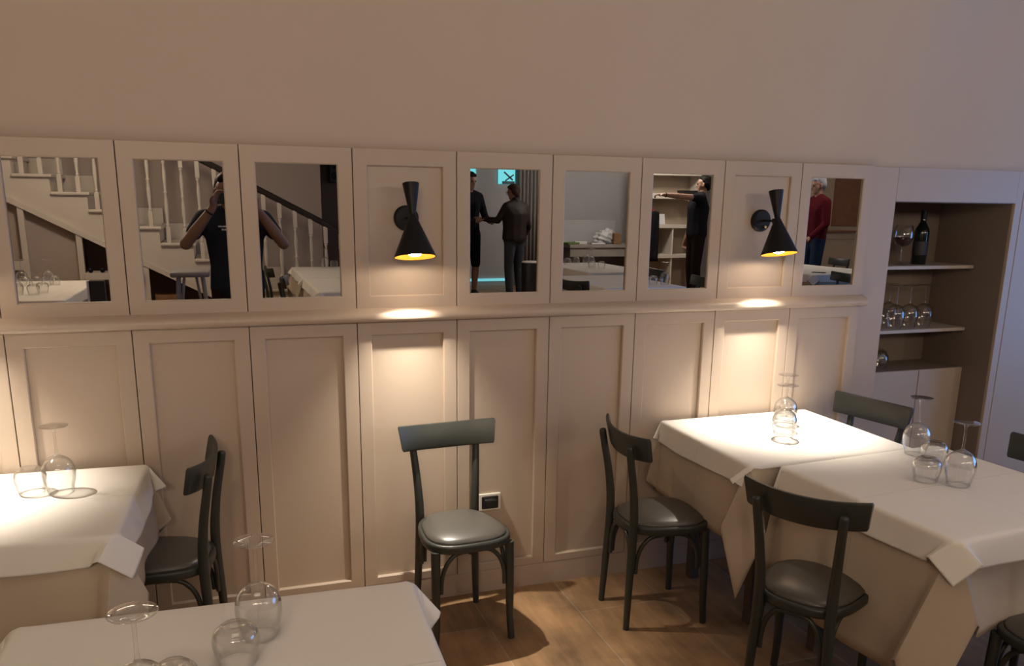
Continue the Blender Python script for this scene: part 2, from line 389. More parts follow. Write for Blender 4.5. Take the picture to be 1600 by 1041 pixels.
# the recess with shelves at the right
YA = 0.02; NX0, NX1, NZ1, NY = 3.80, 4.555, 1.703, 0.48
bm = bmesh.new()
box(bm, x_end-0.0, NX0, YA, NY+0.03, 0, 1.858, 0.002)
box(bm, NX0, NX1, YA, NY+0.03, NZ1, 1.858, 0.0)
struct(obj('wall_niche', bm, M['paint']), 'painted surround left of and above the shelf niche')
bm = bmesh.new(); box(bm, NX1, 4.60, YA, NY+0.03, 0, 1.858, 0.002); box(bm, 4.603, 5.4, YA, 0.3, 0, 1.862, 0.002)
for i in range(18): box(bm, 5.403+i*0.4, 5.40+i*0.4+0.398, YA, 0.3, 0, 1.862, 0.002)
struct(obj('wall_niche_side', bm, M['paint']))
plain('wall_niche_back', (NX0, NX1, NY, NY+0.03, 0, NZ1), M['nicheshade'])
bm = bmesh.new(); box(bm, NX1-0.004, NX1+0.0, YA+0.015, NY, 0, NZ1); box(bm, NX0, NX0+0.004, YA+0.015, NY, 0, NZ1); box(bm, NX0, NX1, YA+0.015, NY, NZ1-0.004, NZ1)
struct(obj('wall_niche_lining', bm, M['nicheshade']))
for z, lb in ((1.381, 'upper shelf board in the niche carrying a bottle and a glass of wine'), (1.047, 'lower shelf board in the niche carrying upturned wine glasses')):
    s = thing('shelf', lb, 'shelf', ((NX0+NX1)/2, 0.345, z-0.018), 0, 'niche shelves')
    hw = (NX1-NX0)/2 - 0.005
    bm = bmesh.new(); box(bm, -hw, hw, -0.135, 0.133, 0, 0.018, 0.002); obj('board', bm, M['shelf'], s)
    for sx in (-1, 1):
        bm = bmesh.new(); tube(bm, [(sx*(hw-0.012), -0.115, -0.007, 0.006), (sx*(hw+0.0005), -0.115, -0.007, 0.006)], 10); obj('shelf_pin', bm, M['steel'], s)
cb = thing('cabinet', 'low two-door cupboard built in under the niche shelves', 'cabinet', ((NX0+NX1)/2, 0.34, 0))
hw = (NX1-NX0)/2 - 0.005
bm = bmesh.new(); box(bm, -hw, hw, -0.13, 0.135, 0.0, 0.825, 0.002); obj('body', bm, M['nicheshade'], cb)
for a, b in ((-hw, 0.072), (0.076, hw)):
    bm = bmesh.new(); box(bm, a, b, -0.149, -0.1305, 0.06, 0.83, 0.002); obj('door', bm, M['paint'], cb)

# ------------------------------------------------------------------ wall lamps
def make_lamp(label):
    t = thing('wall_lamp', label, 'wall lamp', (0, 0, 0), 0, 'black double-cone wall lamps')
    ax = -0.128
    bm = bmesh.new(); lathe(bm, [(0, 0), (0.048, 0), (0.048, 0.013), (0.042, 0.020), (0, 0.022)], 40)
    bmesh.ops.transform(bm, matrix=Matrix.Rotation(PI/2, 4, 'X'), verts=bm.verts[:]); obj('wall_plate', bm, M['black'], t, angle=40)
    bm = bmesh.new(); tube(bm, [(0, -0.02, 0.0, 0.005), (0, ax+0.01, 0.0, 0.005)], 12); lathe(bm, [(0, -0.012), (0.010, -0.010), (0.010, 0.010), (0, 0.012)], 16, 0, ax+0.022, 0)
    obj('arm', bm, M['black'], t, angle=40)
    bm = bmesh.new(); lathe(bm, [(0.0, 0.128), (0.028, 0.128), (0.031, 0.131), (0.031, 0.127), (0.0125, 0.020), (0.0125, 0.012), (0.079, -0.142), (0.0785, -0.1425), (0.076, -0.1418), (0.010, 0.008), (0.0, 0.008)], 48, 0, ax, 0)
    sh = obj('shade', bm, M['black'], t, angle=35)
    bm = bmesh.new(); lathe(bm, [(0.0752, -0.1416), (0.0085, 0.0045), (0.0, 0.0045)], 48, 0, ax, 0)
    li = obj('shade_lining', bm, M['gold'], sh, smooth=True); li['label'] = 'gold inside of the black shade'
    bm = bmesh.new(); lathe(bm, [(0, -0.140), (0.010, -0.1392), (0.018, -0.1365), (0.0235, -0.132), (0.0255, -0.124)], 20, 0, ax, 0)
    bu = obj('bulb', bm, M['bulb'], t, smooth=True)
    bm = bmesh.new(); lathe(bm, [(0.0255, -0.124), (0.024, -0.108), (0.018, -0.092), (0.013, -0.080), (0.012, -0.062), (0, -0.062)], 20, 0, ax, 0)
    ne = obj('bulb_neck', bm, M['whiteplastic'], bu, smooth=True)
    tilt = Matrix.Translation((0, ax, 0)) @ Matrix.Rotation(-math.radians(12.5), 4, 'X') @ Matrix.Translation((0, -ax, 0))
    for o in (sh, li, bu, ne): o.data.transform(tilt)
    d = bpy.data.lights.new('lamp_light', 'SPOT'); d.energy = SPOT; d.color = (1.0, 0.89, 0.745); d.spot_size = math.radians(85); d.spot_blend = 1.0; d.shadow_soft_size = 0.011
    lo = bpy.data.objects.new('lamp_light', d); C.objects.link(lo); lo.parent = t
    lo.location = tilt @ Vector((0, ax, -0.1425)); lo.rotation_euler = (-math.radians(6), 0, 0)
    bm = bmesh.new(); tube(bm, [(0.012, -0.018, -0.028, 0.006), (0.012, -0.030, -0.028, 0.006)], 14); obj('switch', bm, M['brass'], t, angle=40)
    return t
lampA = make_lamp('black double-cone wall lamp directly above the lone chair')
lampA.location = (1.44, 0.012, 1.610)
dup(lampA, (3.044, 0.012, 1.610), 0, 'black double-cone wall lamp above the joined tables, nearer the niche')
dup(lampA, (-0.16, 0.012, 1.610), 0, 'black double-cone wall lamp outside the left edge above the left table')

# socket with plug behind the lone chair
s = thing('wall_socket', 'wall socket with a black plug, behind the lone chair', 'socket', (1.79, 0.016, 0.415))
bm = bmesh.new(); box(bm, -0.052, 0.046, -0.009, 0, -0.038, 0.038, 0.003, 2); obj('cover_plate', bm, M['whiteplastic'], s)
bm = bmesh.new(); box(bm, -0.040, 0.034, -0.013, -0.008, -0.029, 0.027, 0.004, 2); box(bm, -0.030, 0.026, -0.030, -0.011, -0.020, 0.018, 0.006, 2); obj('plug', bm, M['blackplastic'], s)

# ------------------------------------------------------------------ bistro chairs
def seat_outline(hw_f, hw_b, yf, yb, n=40, p=3.0):
    pts = []
    for i in range(n):
        a = 2*PI*i/n; c, s_ = math.cos(a), math.sin(a)
        ex = 2.0/p
        x = math.copysign(abs(c)**ex, c); y = math.copysign(abs(s_)**ex, s_)
        yy = (yf+yb)/2 + y*(yb-yf)/2; t = (yy-yf)/(yb-yf)
        hw_ = hw_f + (hw_b-hw_f)*t**1.3
        pts.append((x*hw_, yy))
    return pts
def ring_loft(bm, outlines, cap0=True, cap1=True):
    R = [[bm.verts.new(v) for v in o_] for o_ in outlines]; n = len(R[0])
    for a, b in zip(R, R[1:]):
        for i in range(n): bm.faces.new((a[i], a[(i+1) % n], b[(i+1) % n], b[i]))
    if cap0: bm.faces.new(R[0])
    if cap1: bm.faces.new(R[-1])
def make_chair(label):
    t = thing('bistro_chair', label, 'chair', (0, 0, 0), 0, 'dark bistro chairs')
    O = seat_outline(0.183, 0.142, -0.195, 0.165)
    def sc_(k, z, cy=-0.015): return [(x*k, cy+(y-cy)*k, z) for x, y in O]
    bm = bmesh.new(); ring_loft(bm, [sc_(0.965, 0.398), sc_(0.995, 0.402), sc_(1.0, 0.410), sc_(1.0, 0.424), sc_(0.985, 0.431), sc_(0.93, 0.433), sc_(0.90, 0.428)])
    obj('seat_frame', bm, M['chair'], t, angle=60)
    bm = bmesh.new(); ring_loft(bm, [sc_(0.905, 0.427), sc_(0.915, 0.434), sc_(0.90, 0.441), sc_(0.80, 0.451), sc_(0.6, 0.460), sc_(0.35, 0.4645), sc_(0.1, 0.466)])
    obj('cushion', bm, M['vinyl'], t, smooth=True)
    for s_ in (-1, 1):
        bm = bmesh.new(); tube(bm, smooth_path([(s_*0.148, -0.150, 0.405, 0.0185), (s_*0.150, -0.156, 0.25, 0.0165), (s_*0.151, -0.160, 0.10, 0.0145), (s_*0.157, -0.164, 0.0, 0.0135)], 5), 14)
        obj('leg', bm, M['chair'], t, angle=60)
        bm = bmesh.new(); tube(bm, smooth_path([(s_*0.132, 0.168, 0.0, 0.0125), (s_*0.124, 0.160, 0.20, 0.0155), (s_*0.118, 0.150, 0.43, 0.0180), (s_*0.124, 0.160, 0.58, 0.0160), (s_*0.134, 0.184, 0.72, 0.0145), (s_*0.137, 0.191, 0.765, 0.0140), (s_*0.1375, 0.1925, 0.773, 0.008)], 5), 14)
        obj('back_leg', bm, M['chair'], t, angle=60)
    # curved top rail
    bm = bmesh.new(); N = 28; fr = []
    for i in range(N+1):
        u = -1 + 2*i/N; row = []
        for zz, k in ((0.708, 0.93), (0.716, 0.945), (0.76, 0.97), (0.797, 0.995), (0.806, 0.985)):
            x = u*0.203*k; y = 0.170 + (zz-0.71)*0.20 - 0.044*abs(u)**2.2
            row.append((x, y, zz + 0.012*abs(u)**2.0))
        fr.append(row)
    th = 0.008
    ro = [[bm.verts.new((x, y - (th*0.6 if j in (0, 4) else th), z)) for j, (x, y, z) in enumerate(r)] for r in fr]
    ri = [[bm.verts.new((x, y + (th*0.6 if j in (0, 4) else th), z)) for j, (x, y, z) in enumerate(r)] for r in fr]
    for i in range(N):
        for j in range(4):
            bm.faces.new((ro[i][j], ro[i+1][j], ro[i+1][j+1], ro[i][j+1])); bm.faces.new((ri[i][j], ri[i][j+1], ri[i+1][j+1], ri[i+1][j]))
        bm.faces.new((ro[i][0], ri[i][0], ri[i+1][0], ro[i+1][0])); bm.faces.new((ro[i][4], ro[i+1][4], ri[i+1][4], ri[i][4]))
    for i in (0, N):
        for j in range(4): bm.faces.new((ro[i][j], ro[i][j+1], ri[i][j+1], ri[i][j]))
    obj('backrest', bm, M['chair'], t, angle=40)
    # bentwood arches under the seat, one per side
    def arch(ax, ay, bx, by, name='brace'):
        bm = bmesh.new(); a = Vector((ax, ay, 0)); b = Vector((bx, by, 0)); pts = []
        prof = [(0.0, 0.235), (0.005, 0.275), (0.03, 0.315), (0.10, 0.355), (0.22, 0.384), (0.36, 0.392), (0.5, 0.393)]
        prof = prof + [(1-u, z) for u, z in reversed(prof[:-1])]
        for u, z in prof:
            p = a.lerp(b, u); pts.append((p.x, p.y, z, 0.0085))
        tube(bm, smooth_path(pts, 3), 10); return obj(name, bm, M['chair'], t, angle=60)
    arch(-0.128, -0.155, 0.128, -0.155)
    arch(-0.140, -0.130, -0.118, 0.132); arch(0.140, -0.130, 0.118, 0.132); arch(-0.100, 0.150, 0.100, 0.150)
    return t
ch0 = make_chair('lone dark chair with grey cushion standing against the panelled wall')
ch0.location = (1.58, -0.255, 0); ch0.rotation_euler = (0, 0, 0.07)
def chair(x, y, rz, label, z=0.0, group=None): return dup(ch0, (x, y, z), rz, label, group)
chair(2.385, -0.365, 1.52, 'dark chair seen side-on at the left of the far table by the wall')
chair(2.565, -1.115, 2.126, 'dark chair in the foreground with its curved back turned to the camera')
chair(3.405, -0.285, -1.36, 'chair beyond the far table, only its backrest showing in front of the niche')
chair(3.09, -1.665, 3.10, 'dark chair at the bottom right corner, only its seat showing')
chair(3.545, -1.08, -1.50, 'chair at the right edge behind the glasses, only a bit of backrest showing')
chair(0.505, -0.215, -1.73, 'dark chair in profile pushed in at the right of the left table')

# ------------------------------------------------------------------ tables and cloths
def cloth(name, hx, hy, over, zt, seed, material, wave=0.006, tilt=0.25, kw=1.0, flare=0.06, r=0.012, thick=0.0016):
    """over = (left, right, front(-y), back(+y)) overhangs; a cloth draped on a table top of half size hx, hy.
    At each corner the spare square hangs as a kite facing the diagonal (kw = its width, tilt = its lean)."""
    l, rr, f, b = over; q = r*PI/2; rnd = random.Random(seed); ph = [rnd.uniform(0, 6.28) for _ in range(8)]
    def axis(h, lo, hi):
        def hang(o_):
            if o_ <= 0.002: return []
            return [q*0.25, q*0.5, q*0.75, q] + [q + (o_-q)*i/12 for i in range(1, 13)]
        inner = [-h + 2*h*i/18 for i in range(19)]
        for e in (0.02, 0.04, 0.06, 0.085, 0.11, 0.14): inner += [-h+e, h-e]
        return [(-h-d) for d in reversed(hang(lo))] + sorted(set(round(v, 5) for v in inner)) + [h+d for d in hang(hi)]
    S = axis(hx, l, rr); T = axis(hy, f, b); bm = bmesh.new(); G = []
    def sst(t): t = max(0.0, min(1.0, t)); return t*t*(3-2*t)
    def drop(d, fl):
        if d < q: a = d/r; return r*math.sin(a), r*(1-math.cos(a))
        return r + (d-q)*math.sin(fl), r + (d-q)*math.cos(fl)
    def kite(ds, dt):
        """offset from the corner: outward x, outward y, down"""
        p = (ds+dt)/math.sqrt(2); g = (ds-dt)/math.sqrt(2)*kw; out, dn = drop(p*(1.0 if kw > 0.8 else 1.12), tilt); k = 1/math.sqrt(2)
        bow = 0.10*g*g/max(p, 0.02)                       # the kite bows round the corner a little
        return out*k + g*k - bow*k, out*k - g*k - bow*k, dn
    for s in S:
        row = []
        for t in T:
            ds = max(0.0, abs(s)-hx); dt = max(0.0, abs(t)-hy); sx = 1 if s > 0 else -1; sy = 1 if t > 0 else -1
            x0 = max(-hx, min(hx, s)); y0 = max(-hy, min(hy, t))
            if ds == 0 and dt == 0:
                row.append(bm.verts.new((s, t, zt + 0.0006*math.sin(9*s+ph[0])*math.sin(8*t+ph[1])))); continue
            if ds > 0 and dt > 0:
                a, b_, dn = kite(ds, dt); row.append(bm.verts.new((x0+sx*a, y0+sy*b_, zt-dn))); continue
            d = ds or dt; along = t if ds > 0 else s; h = hy if ds > 0 else hx
            far = (b if along > 0 else f) if ds > 0 else (rr if along > 0 else l)    # overhang of the neighbouring side
            out, dn = drop(d, flare); m_ = max(0.0, d-q)
            out += wave*(m_/0.12)*(1 + math.sin(11*along+ph[2]) + 0.6*math.sin(23*along+ph[3]))
            dn += 0.012*min(1, m_/0.1)*math.sin(7*along+ph[4])*0.5
            ao = 0.0
            if far > 0.03:
                wd = 0.03 + 0.45*d*kw; gg = sst((abs(along)-(h-wd))/wd)
                ka, kb, kd = kite(d, 0.0)
                out = out*(1-gg) + ka*gg; dn = dn*(1-gg) + kd*gg; ao = kb*gg
            sg = 1 if along > 0 else -1
            if ds > 0: row.append(bm.verts.new((x0+sx*out, t + sg*ao, zt-dn)))
            else: row.append(bm.verts.new((s + sg*ao, y0+sy*out, zt-dn)))
        G.append(row)
    for i in range(len(S)-1):
        for j in range(len(T)-1): bm.faces.new((G[i][j], G[i+1][j], G[i+1][j+1], G[i][j+1]))
    bmesh.ops.recalc_face_normals(bm, faces=bm.faces[:])
    if sum(f_.normal.z for f_ in bm.faces) < 0: bmesh.ops.reverse_faces(bm, faces=bm.faces[:])
    me = bpy.data.meshes.new(name); bm.to_mesh(me); bm.free()
    o = link(name, me, material, None, True); me.set_sharp_from_angle(angle=math.radians(55))
    sm = o.modifiers.new('solid', 'SOLIDIFY'); sm.thickness = thick; sm.offset = 1.0
    return o
def table(x, y, rz, hx, hy, under, top, label, zf=0.0, zt=0.72, seed=1, wh='', legs=True, peak=0.16, flare=0.045):
    t = thing('table', 'table under the cloths ' + label, 'table', (x, y, zf), rz, 'cloth-covered restaurant tables')
    bm = bmesh.new(); box(bm, -hx+0.004, hx-0.004, -hy+0.004, hy-0.004, zt-0.03, zt, 0.003); obj('tabletop', bm, M['tablewood'], t)
    for sx in (-1, 1):
        for sy in (-1, 1):
            bm = bmesh.new(); lx, ly = sx*(hx-0.13), sy*(hy-0.10); box(bm, lx-0.022, lx+0.022, ly-0.022, ly+0.022, 0, zt-0.029, 0.003); obj('leg', bm, M['tablewood'], t)
    u = cloth('tablecloth', hx, hy, under, zt+0.0025, seed, M['undercloth'], 0.004, peak, 0.36, flare)
    u.location = (x, y, zf); u.rotation_euler = (0, 0, rz); tag(u, 'long cream undercloth hanging from the table ' + label, 'tablecloth', 'long cream undercloths')
    if top:
        v = cloth('overlay_cloth', hx+0.004, hy+0.004, top, zt+0.0065, seed+5, M['cloth'], 0.006, 0.30, 1.0, 0.13, r=0.016)
        v.location = (x, y, zf); v.rotation_euler = (0, 0, rz); tag(v, 'short white overlay cloth on the table ' + label, 'tablecloth', 'white overlay cloths')
ZT = 0.7285
table(2.97, -0.362, 0.0, 0.375, 0.325, (0.33, 0.24, 0.33, 0.01), (0.10, 0.10, 0.02, 0.01), 'against the wall, lit by the farther lamp', seed=3)
table(3.115, -1.092, 0.07, 0.385, 0.365, (0.50, 0.24, 0.31, 0.012), (0.10, 0.10, 0.10, 0.012), 'at the right with four upturned glasses', seed=11, flare=0.06)
table(0.06, -0.372, -0.05, 0.365, 0.325, (0.3, 0.27, 0.62, 0.03), (0.1, 0.115, 0.095, 0.03), 'at the left edge beside the panelled wall', seed=21, peak=0.20)
table(0.705, -1.655, -0.035, 0.435, 0.385, (0.5, 0.5, 0.5, 0.5), (0.10, 0.12, 0.1, 0.07), 'nearest the camera at the bottom left', seed=31)

# ------------------------------------------------------------------ glassware
def make_wine(label):
    """upturned goblet: rim on the table, foot on top"""
    t = thing('wine_glass', label, 'wine glass', (0, 0, 0), 0, 'upturned wine glasses')
    H = 0.228
    o_ = [(0.0375, 0.0), (0.0415, 0.018), (0.0475, 0.042), (0.0505, 0.062), (0.0495, 0.082), (0.0440, 0.100), (0.0330, 0.114), (0.0190, 0.1235), (0.0095, 0.1275), (0.0062, 0.131)]
    i_ = [(r-0.0011, z) for r, z in o_[:-3]] + [(0.016, 0.1215), (0.0, 0.1245)]
    bm = bmesh.new(); P_ = smooth_path(o_, 3); Q = smooth_path(i_, 3); lathe(bm, [(q[0], q[1]) for q in reversed(Q)] + [(p[0], p[1]) for p in P_], 40)
    obj('bowl', bm, M['glass'], t, smooth=True)
    bm = bmesh.new(); pr = smooth_path([(0.0062, 0.131), (0.0045, 0.142), (0.0038, 0.165), (0.0040, 0.195), (0.0055, 0.211), (0.0095, 0.219)], 4); lathe(bm, [(p[0], p[1]) for p in pr], 20)
    obj('stem', bm, M['glass'], t, smooth=True)
    bm = bmesh.new(); lathe(bm, [(0.0095, 0.219), (0.020, 0.2225), (0.035, 0.2245), (0.0425, 0.2255), (0.0435, 0.2265), (0.0425, 0.2275), (0.02, H-0.0002), (0.0, H)], 40)
    obj('foot', bm, M['glass'], t, smooth=True)
    return t
def make_tumbler(label):
    t = thing('tumbler', label, 'tumbler', (0, 0, 0), 0, 'upturned tumblers')
    o_ = [(0.0385, 0.0), (0.0425, 0.018), (0.0475, 0.040), (0.0480, 0.056), (0.0430, 0.072), (0.0330, 0.082), (0.0280, 0.0845)]
    bm = bmesh.new(); P_ = smooth_path(o_, 4); Q = smooth_path([(r-0.0012, z) for r, z in o_[:-2]] + [(0.030, 0.0765), (0.0, 0.0785)], 4)
    lathe(bm, [(q[0], q[1]) for q in reversed(Q)] + [(p[0], p[1]) for p in P_], 40); obj('bowl', bm, M['glass'], t, smooth=True)
    bm = bmesh.new(); lathe(bm, [(0.0280, 0.0845), (0.0265, 0.0868), (0.0235, 0.0875), (0.019, 0.0862), (0.010, 0.0855), (0.0, 0.0853)], 36); obj('base', bm, M['glass'], t, smooth=True)
    return t
ZG = ZT + 0.0006
wg0 = make_wine('upturned wine glass in the middle of the nearest table'); wg0.location = (0.792, -1.447, ZG)
tb0 = make_tumbler('upturned tumbler touching the wine glass in the middle of the nearest table'); tb0.location = (0.742, -1.545, ZG)
def wine(x, y, label, z=ZG, group=None): return dup(wg0, (x, y, z), random.uniform(0, 6), label, group)
def tumb(x, y, label, z=ZG, group=None): return dup(tb0, (x, y, z), random.uniform(0, 6), label, group)
wine(0.575, -1.715, 'wine glass nearest the camera, cut by the bottom edge, its foot highest at left')
tumb(0.628, -1.665, 'tumbler cut by the bottom edge on the nearest table, beside the frontmost wine glass')
wine(0.215, -0.300, 'upturned wine glass on the left table')
tumb(0.125, -0.272, 'upturned tumbler beside the wine glass on the left table')
wine(3.075, -0.245, 'farther wine glass in the row of glasses on the brightly lit table')
tumb(3.005, -0.335, 'tumbler between the two wine glasses on the brightly lit table')
wine(2.935, -0.425, 'nearer wine glass in the row of glasses on the brightly lit table')
tumb(3.145, -0.155, 'tumbler at the wall end of the row on the brightly lit table')
wine(3.300, -0.765, 'left of the two wine glasses on the right-hand table')
tumb(3.270, -0.885, 'tumbler tucked behind the left wine glass on the right-hand table')
tumb(3.085, -1.035, 'tumbler just left of the right-hand wine glass on the right-hand table')
wine(3.158, -1.108, 'right of the two wine glasses on the right-hand table, foot tinted blue')

# niche contents
SZ1, SZ2, CZ = 1.3815, 1.0475, 0.8305
t = thing('wine_glass', 'upright glass of red wine on the upper niche shelf', 'wine glass', (4.125, 0.285, SZ1))
bm = bmesh.new(); lathe(bm, [(0, 0.0), (0.036, 0.0), (0.037, 0.002), (0.02, 0.004), (0.006, 0.010), (0.0045, 0.03)], 32); obj('foot', bm, M['glass'], t, smooth=True)
bm = bmesh.new(); lathe(bm, [(0.0045, 0.03), (0.004, 0.06), (0.005, 0.085), (0.008, 0.092)], 20); obj('stem', bm, M['glass'], t, smooth=True)
bm = bmesh.new(); P_ = smooth_path([(0.008, 0.092), (0.028, 0.104), (0.046, 0.126), (0.052, 0.150), (0.048, 0.180), (0.040, 0.205)], 4)
lathe(bm, [(p[0], p[1]) for p in P_] + [(p[0]-0.0012, p[1]+0.0008) for p in reversed(P_)], 36); obj('bowl', bm, M['glass'], t, smooth=True)
bm = bmesh.new(); P_ = smooth_path([(0.0, 0.0945), (0.0255, 0.1065), (0.0435, 0.1275), (0.0485, 0.142)], 4); lathe(bm, [(p[0], p[1]) for p in P_] + [(0, 0.142)], 32); obj('wine', bm, M['wine'], t, smooth=True)
t = thing('wine_bottle', 'dark wine bottle on the upper niche shelf', 'bottle', (4.275, 0.315, SZ1))
bm = bmesh.new(); lathe(bm, [(0, 0.004), (0.032, 0.0), (0.037, 0.005), (0.037, 0.165), (0.034, 0.185), (0.022, 0.205), (0.0145, 0.220), (0.0135, 0.265), (0.0155, 0.267), (0.0155, 0.278), (0.0, 0.279)], 36); obj('body', bm, M['bottle'], t, angle=50)
bm = bmesh.new(); lathe(bm, [(0.0374, 0.05), (0.0376, 0.052), (0.0376, 0.118), (0.0374, 0.12)], 36); obj('paper_label', bm, M['label'], t, smooth=True)
bm = bmesh.new(); lathe(bm, [(0.0142, 0.232), (0.0160, 0.266), (0.0160, 0.2795), (0, 0.280)], 24); obj('capsule', bm, M['black'], t, angle=50)
n = ['leftmost', 'second from the left', 'third from the left', 'fourth from the left']
for i, (x, y) in enumerate(((4.125, 0.275), (4.225, 0.285), (4.325, 0.285), (4.18, 0.385))):
    wine(x, y, ['leftmost upturned wine glass on the lower niche shelf', 'middle upturned wine glass on the lower niche shelf', 'rightmost upturned wine glass on the lower niche shelf', 'upturned wine glass at the back of the lower niche shelf'][i], SZ2, 'niche wine glasses')
tumb(4.075, 0.30, 'left tumbler on top of the niche cupboard', CZ, 'niche tumblers'); tumb(4.145, 0.385, 'right tumbler on top of the niche cupboard', CZ, 'niche tumblers')

# ================================================================== the room behind the camera, seen in the mirrors
ZP = 0.15
# ---- staircase
st = thing('staircase', 'white staircase with turned balusters and dark handrail, reflected in the left mirrors', 'staircase', (0, -7.5, ZP))
RUN, RISE = 0.365, 0.19
def step_x(k): return 0.43 - RUN*(k-4)
def step_z(k): return 0.964 - ZP + RISE*(k-4)
bm = bmesh.new(); pr = []
# string (side board) under the treads: saw-tooth top, straight sloping bottom
K0, K1 = 0, 12
for k in range(K0, K1+1):
    zt = step_z(k) - 0.035; pr += [(step_x(k)+RUN, zt), (step_x(k), zt)]
low = lambda x: 1.635 - ZP - 0.535*(x+1.468)
xe0, xe1 = step_x(K1), step_x(K0)+RUN
bm2 = bmesh.new()
for k in range(K0, K1+1):
    xa, xb = step_x(k), step_x(k)+RUN; zt = step_z(k)-0.035
    va = [bm2.verts.new(v) for v in ((xa, -0.02, max(0, low(xa))), (xb, -0.02, max(0, low(xb))), (xb, -0.02, zt), (xa, -0.02, zt))]
    vb = [bm2.verts.new(v) for v in ((xa, -0.06, max(0, low(xa))), (xb, -0.06, max(0, low(xb))), (xb, -0.06, zt), (xa, -0.06, zt))]
    bm2.faces.new(va); bm2.faces.new(vb)
    for i in range(4): bm2.faces.new((va[i], va[(i+1) % 4], vb[(i+1) % 4], vb[i]))
obj('string_board', bm2, M['stairwhite'], st)
bm = bmesh.new()
xs = [xe0 + (xe1-0.25-xe0)*i/2 for i in range(3)]
for a, b in zip(xs, xs[1:]):
    mid = Vector(((a+b)/2, -0.02, (low(a)+low(b))/2)); L = math.hypot(b-a, low(b)-low(a)); ang = math.atan2(low(a)-low(b), b-a)
    boxm(Matrix.Translation(mid) @ Matrix.Rotation(ang, 4, 'Y'), L, 0.06, 0.055, bm)
obj('string_trim', bm, M['stairwhite'], st)
for k in range(K0, K1+1):
    bm = bmesh.new(); box(bm, step_x(k)-0.0, step_x(k)+RUN+0.03, -0.92, 0.025, step_z(k)-0.035, step_z(k), 0.010, 2); obj('tread', bm, M['stairwhite'], st)
    bm = bmesh.new(); box(bm, step_x(k)+RUN-0.02, step_x(k)+RUN-0.002, -0.90, -0.055, max(0.0, step_z(k)-RISE+0.001), step_z(k)-0.036); obj('riser', bm, M['stairwhite'], st)
bm = bmesh.new()
for k in range(K0, K1+1): box(bm, step_x(k)-0.02, step_x(k)+RUN, -0.975, -0.945, step_z(k)-0.04, step_z(k)+0.20)
obj('skirting', bm, M['stairwhite'], st)
def baluster_bm(h):
    s_ = 0.024; bm = bmesh.new(); box(bm, -s_, s_, -s_, s_, 0, 0.18, 0.002); box(bm, -s_, s_, -s_, s_, h-0.20, h, 0.002)
    pr = [(0.020, 0.18), (0.015, 0.19), (0.021, 0.20), (0.021, 0.208), (0.013, 0.225), (0.018, 0.30), (0.0225, 0.36), (0.0215, 0.46), (0.014, 0.55), (0.021, 0.563), (0.021, 0.575), (0.013, 0.59), (0.0175, 0.66), (0.0215, 0.74), (0.018, 0.82), (0.012, h-0.24), (0.021, h-0.225), (0.021, h-0.215), (0.016, h-0.20)]
    lathe(bm, pr, 16); return bm
rail_z = lambda x: 1.755 - ZP - 0.5205*(x-1.27)
first = None
for k in range(K0, K1+1):
    for q in (0.10, 0.285):
        x = step_x(k)+q; hgt = rail_z(x) - 0.03 - step_z(k)
        if first is None: first = obj('baluster', baluster_bm(1.12), M['stairwhite'], st, angle=40); b = first
        else: b = first.copy(); C.objects.link(b); b.parent = st
        b.location = (x, -0.03, step_z(k)); b.scale.z = hgt/1.12
bm = bmesh.new(); rl = rail_z
a, b = xe0, 2.35; mid = Vector(((a+b)/2, -0.03, (rl(a)+rl(b))/2)); L = math.hypot(b-a, rl(b)-rl(a)); ang = math.atan2(rl(a)-rl(b), b-a)
boxm(Matrix.Translation(mid) @ Matrix.Rotation(ang, 4, 'Y'), L, 0.065, 0.075, bm, 0.022, 3); obj('handrail', bm, M['rail'], st)
bm = bmesh.new()
for x in (-1.355, -0.795, -0.115): box(bm, x-0.03, x+0.03, -0.065, -0.005, 0, low(x)-0.02)
obj('post', bm, M['stairwhite'], st)
bm = bmesh.new(); box(bm, -3.5, -0.80, -0.14, -0.11, 0, 2.6)
# trim the brown panel under the slope
for v in bm.verts:
    if v.co.z > 1: v.co.z = max(0.05, low(v.co.x) - 0.02)
obj('under_stair_panel', bm, M['taupe'], st)
bm = bmesh.new(); box(bm, -0.79, 0.9, -0.5, -0.47, 0, 1.1)
for v in bm.verts:
    if v.co.z > 0.9: v.co.z = max(0.05, low(v.co.x) - 0.03)
obj('under_stair_shade', bm, M['darkwall'], st)  # dark sheet giving the shade of the open space under the stairs
bm = bmesh.new(); box(bm, -0.765, -0.14, -0.30, 0.06, 0.585, 0.665, 0.004); obj('ledge', bm, M['stairwhite'], st)
bm = bmesh.new(); box(bm, -1.9, -1.385, -0.105, 0.0, 0.70, 0.80, 0.004); obj('ledge', bm, M['stairwhite'], st)
for x, lb in ((-0.70, 'left black round knob on the ledge under the stairs'), (-0.575, 'right black round knob on the ledge under the stairs')):
    bm = bmesh.new(); lathe(bm, [(0, -0.032), (0.016, -0.028), (0.032, 0.0), (0.016, 0.028), (0, 0.032)], 20, 0, 0, 0.032); o = obj('ball', bm, M['black'], smooth=True)
    o.location = (x, -7.46, 0.8155); tag(o, lb, 'ball', 'black balls on the ledge')
o = thing('crate', 'wooden crate on the floor under the stairs', 'crate', (0.11, -7.72, ZP))
bm = bmesh.new(); box(bm, -0.15, 0.15, -0.1, 0.1, 0.0, 0.02); obj('base', bm, M['crate'], o)
for sy in (-1, 1):
    for z in (0.02, 0.15, 0.28):
        bm = bmesh.new(); box(bm, -0.15, 0.15, sy*0.1-0.008, sy*0.1+0.008, z, z+0.1, 0.002); obj('slat', bm, M['crate'], o)
for sx in (-1, 1):
    bm = bmesh.new(); box(bm, sx*0.15-0.01, sx*0.15+0.01, -0.09, 0.09, 0.02, 0.38, 0.002); obj('end_panel', bm, M['crate'], o)
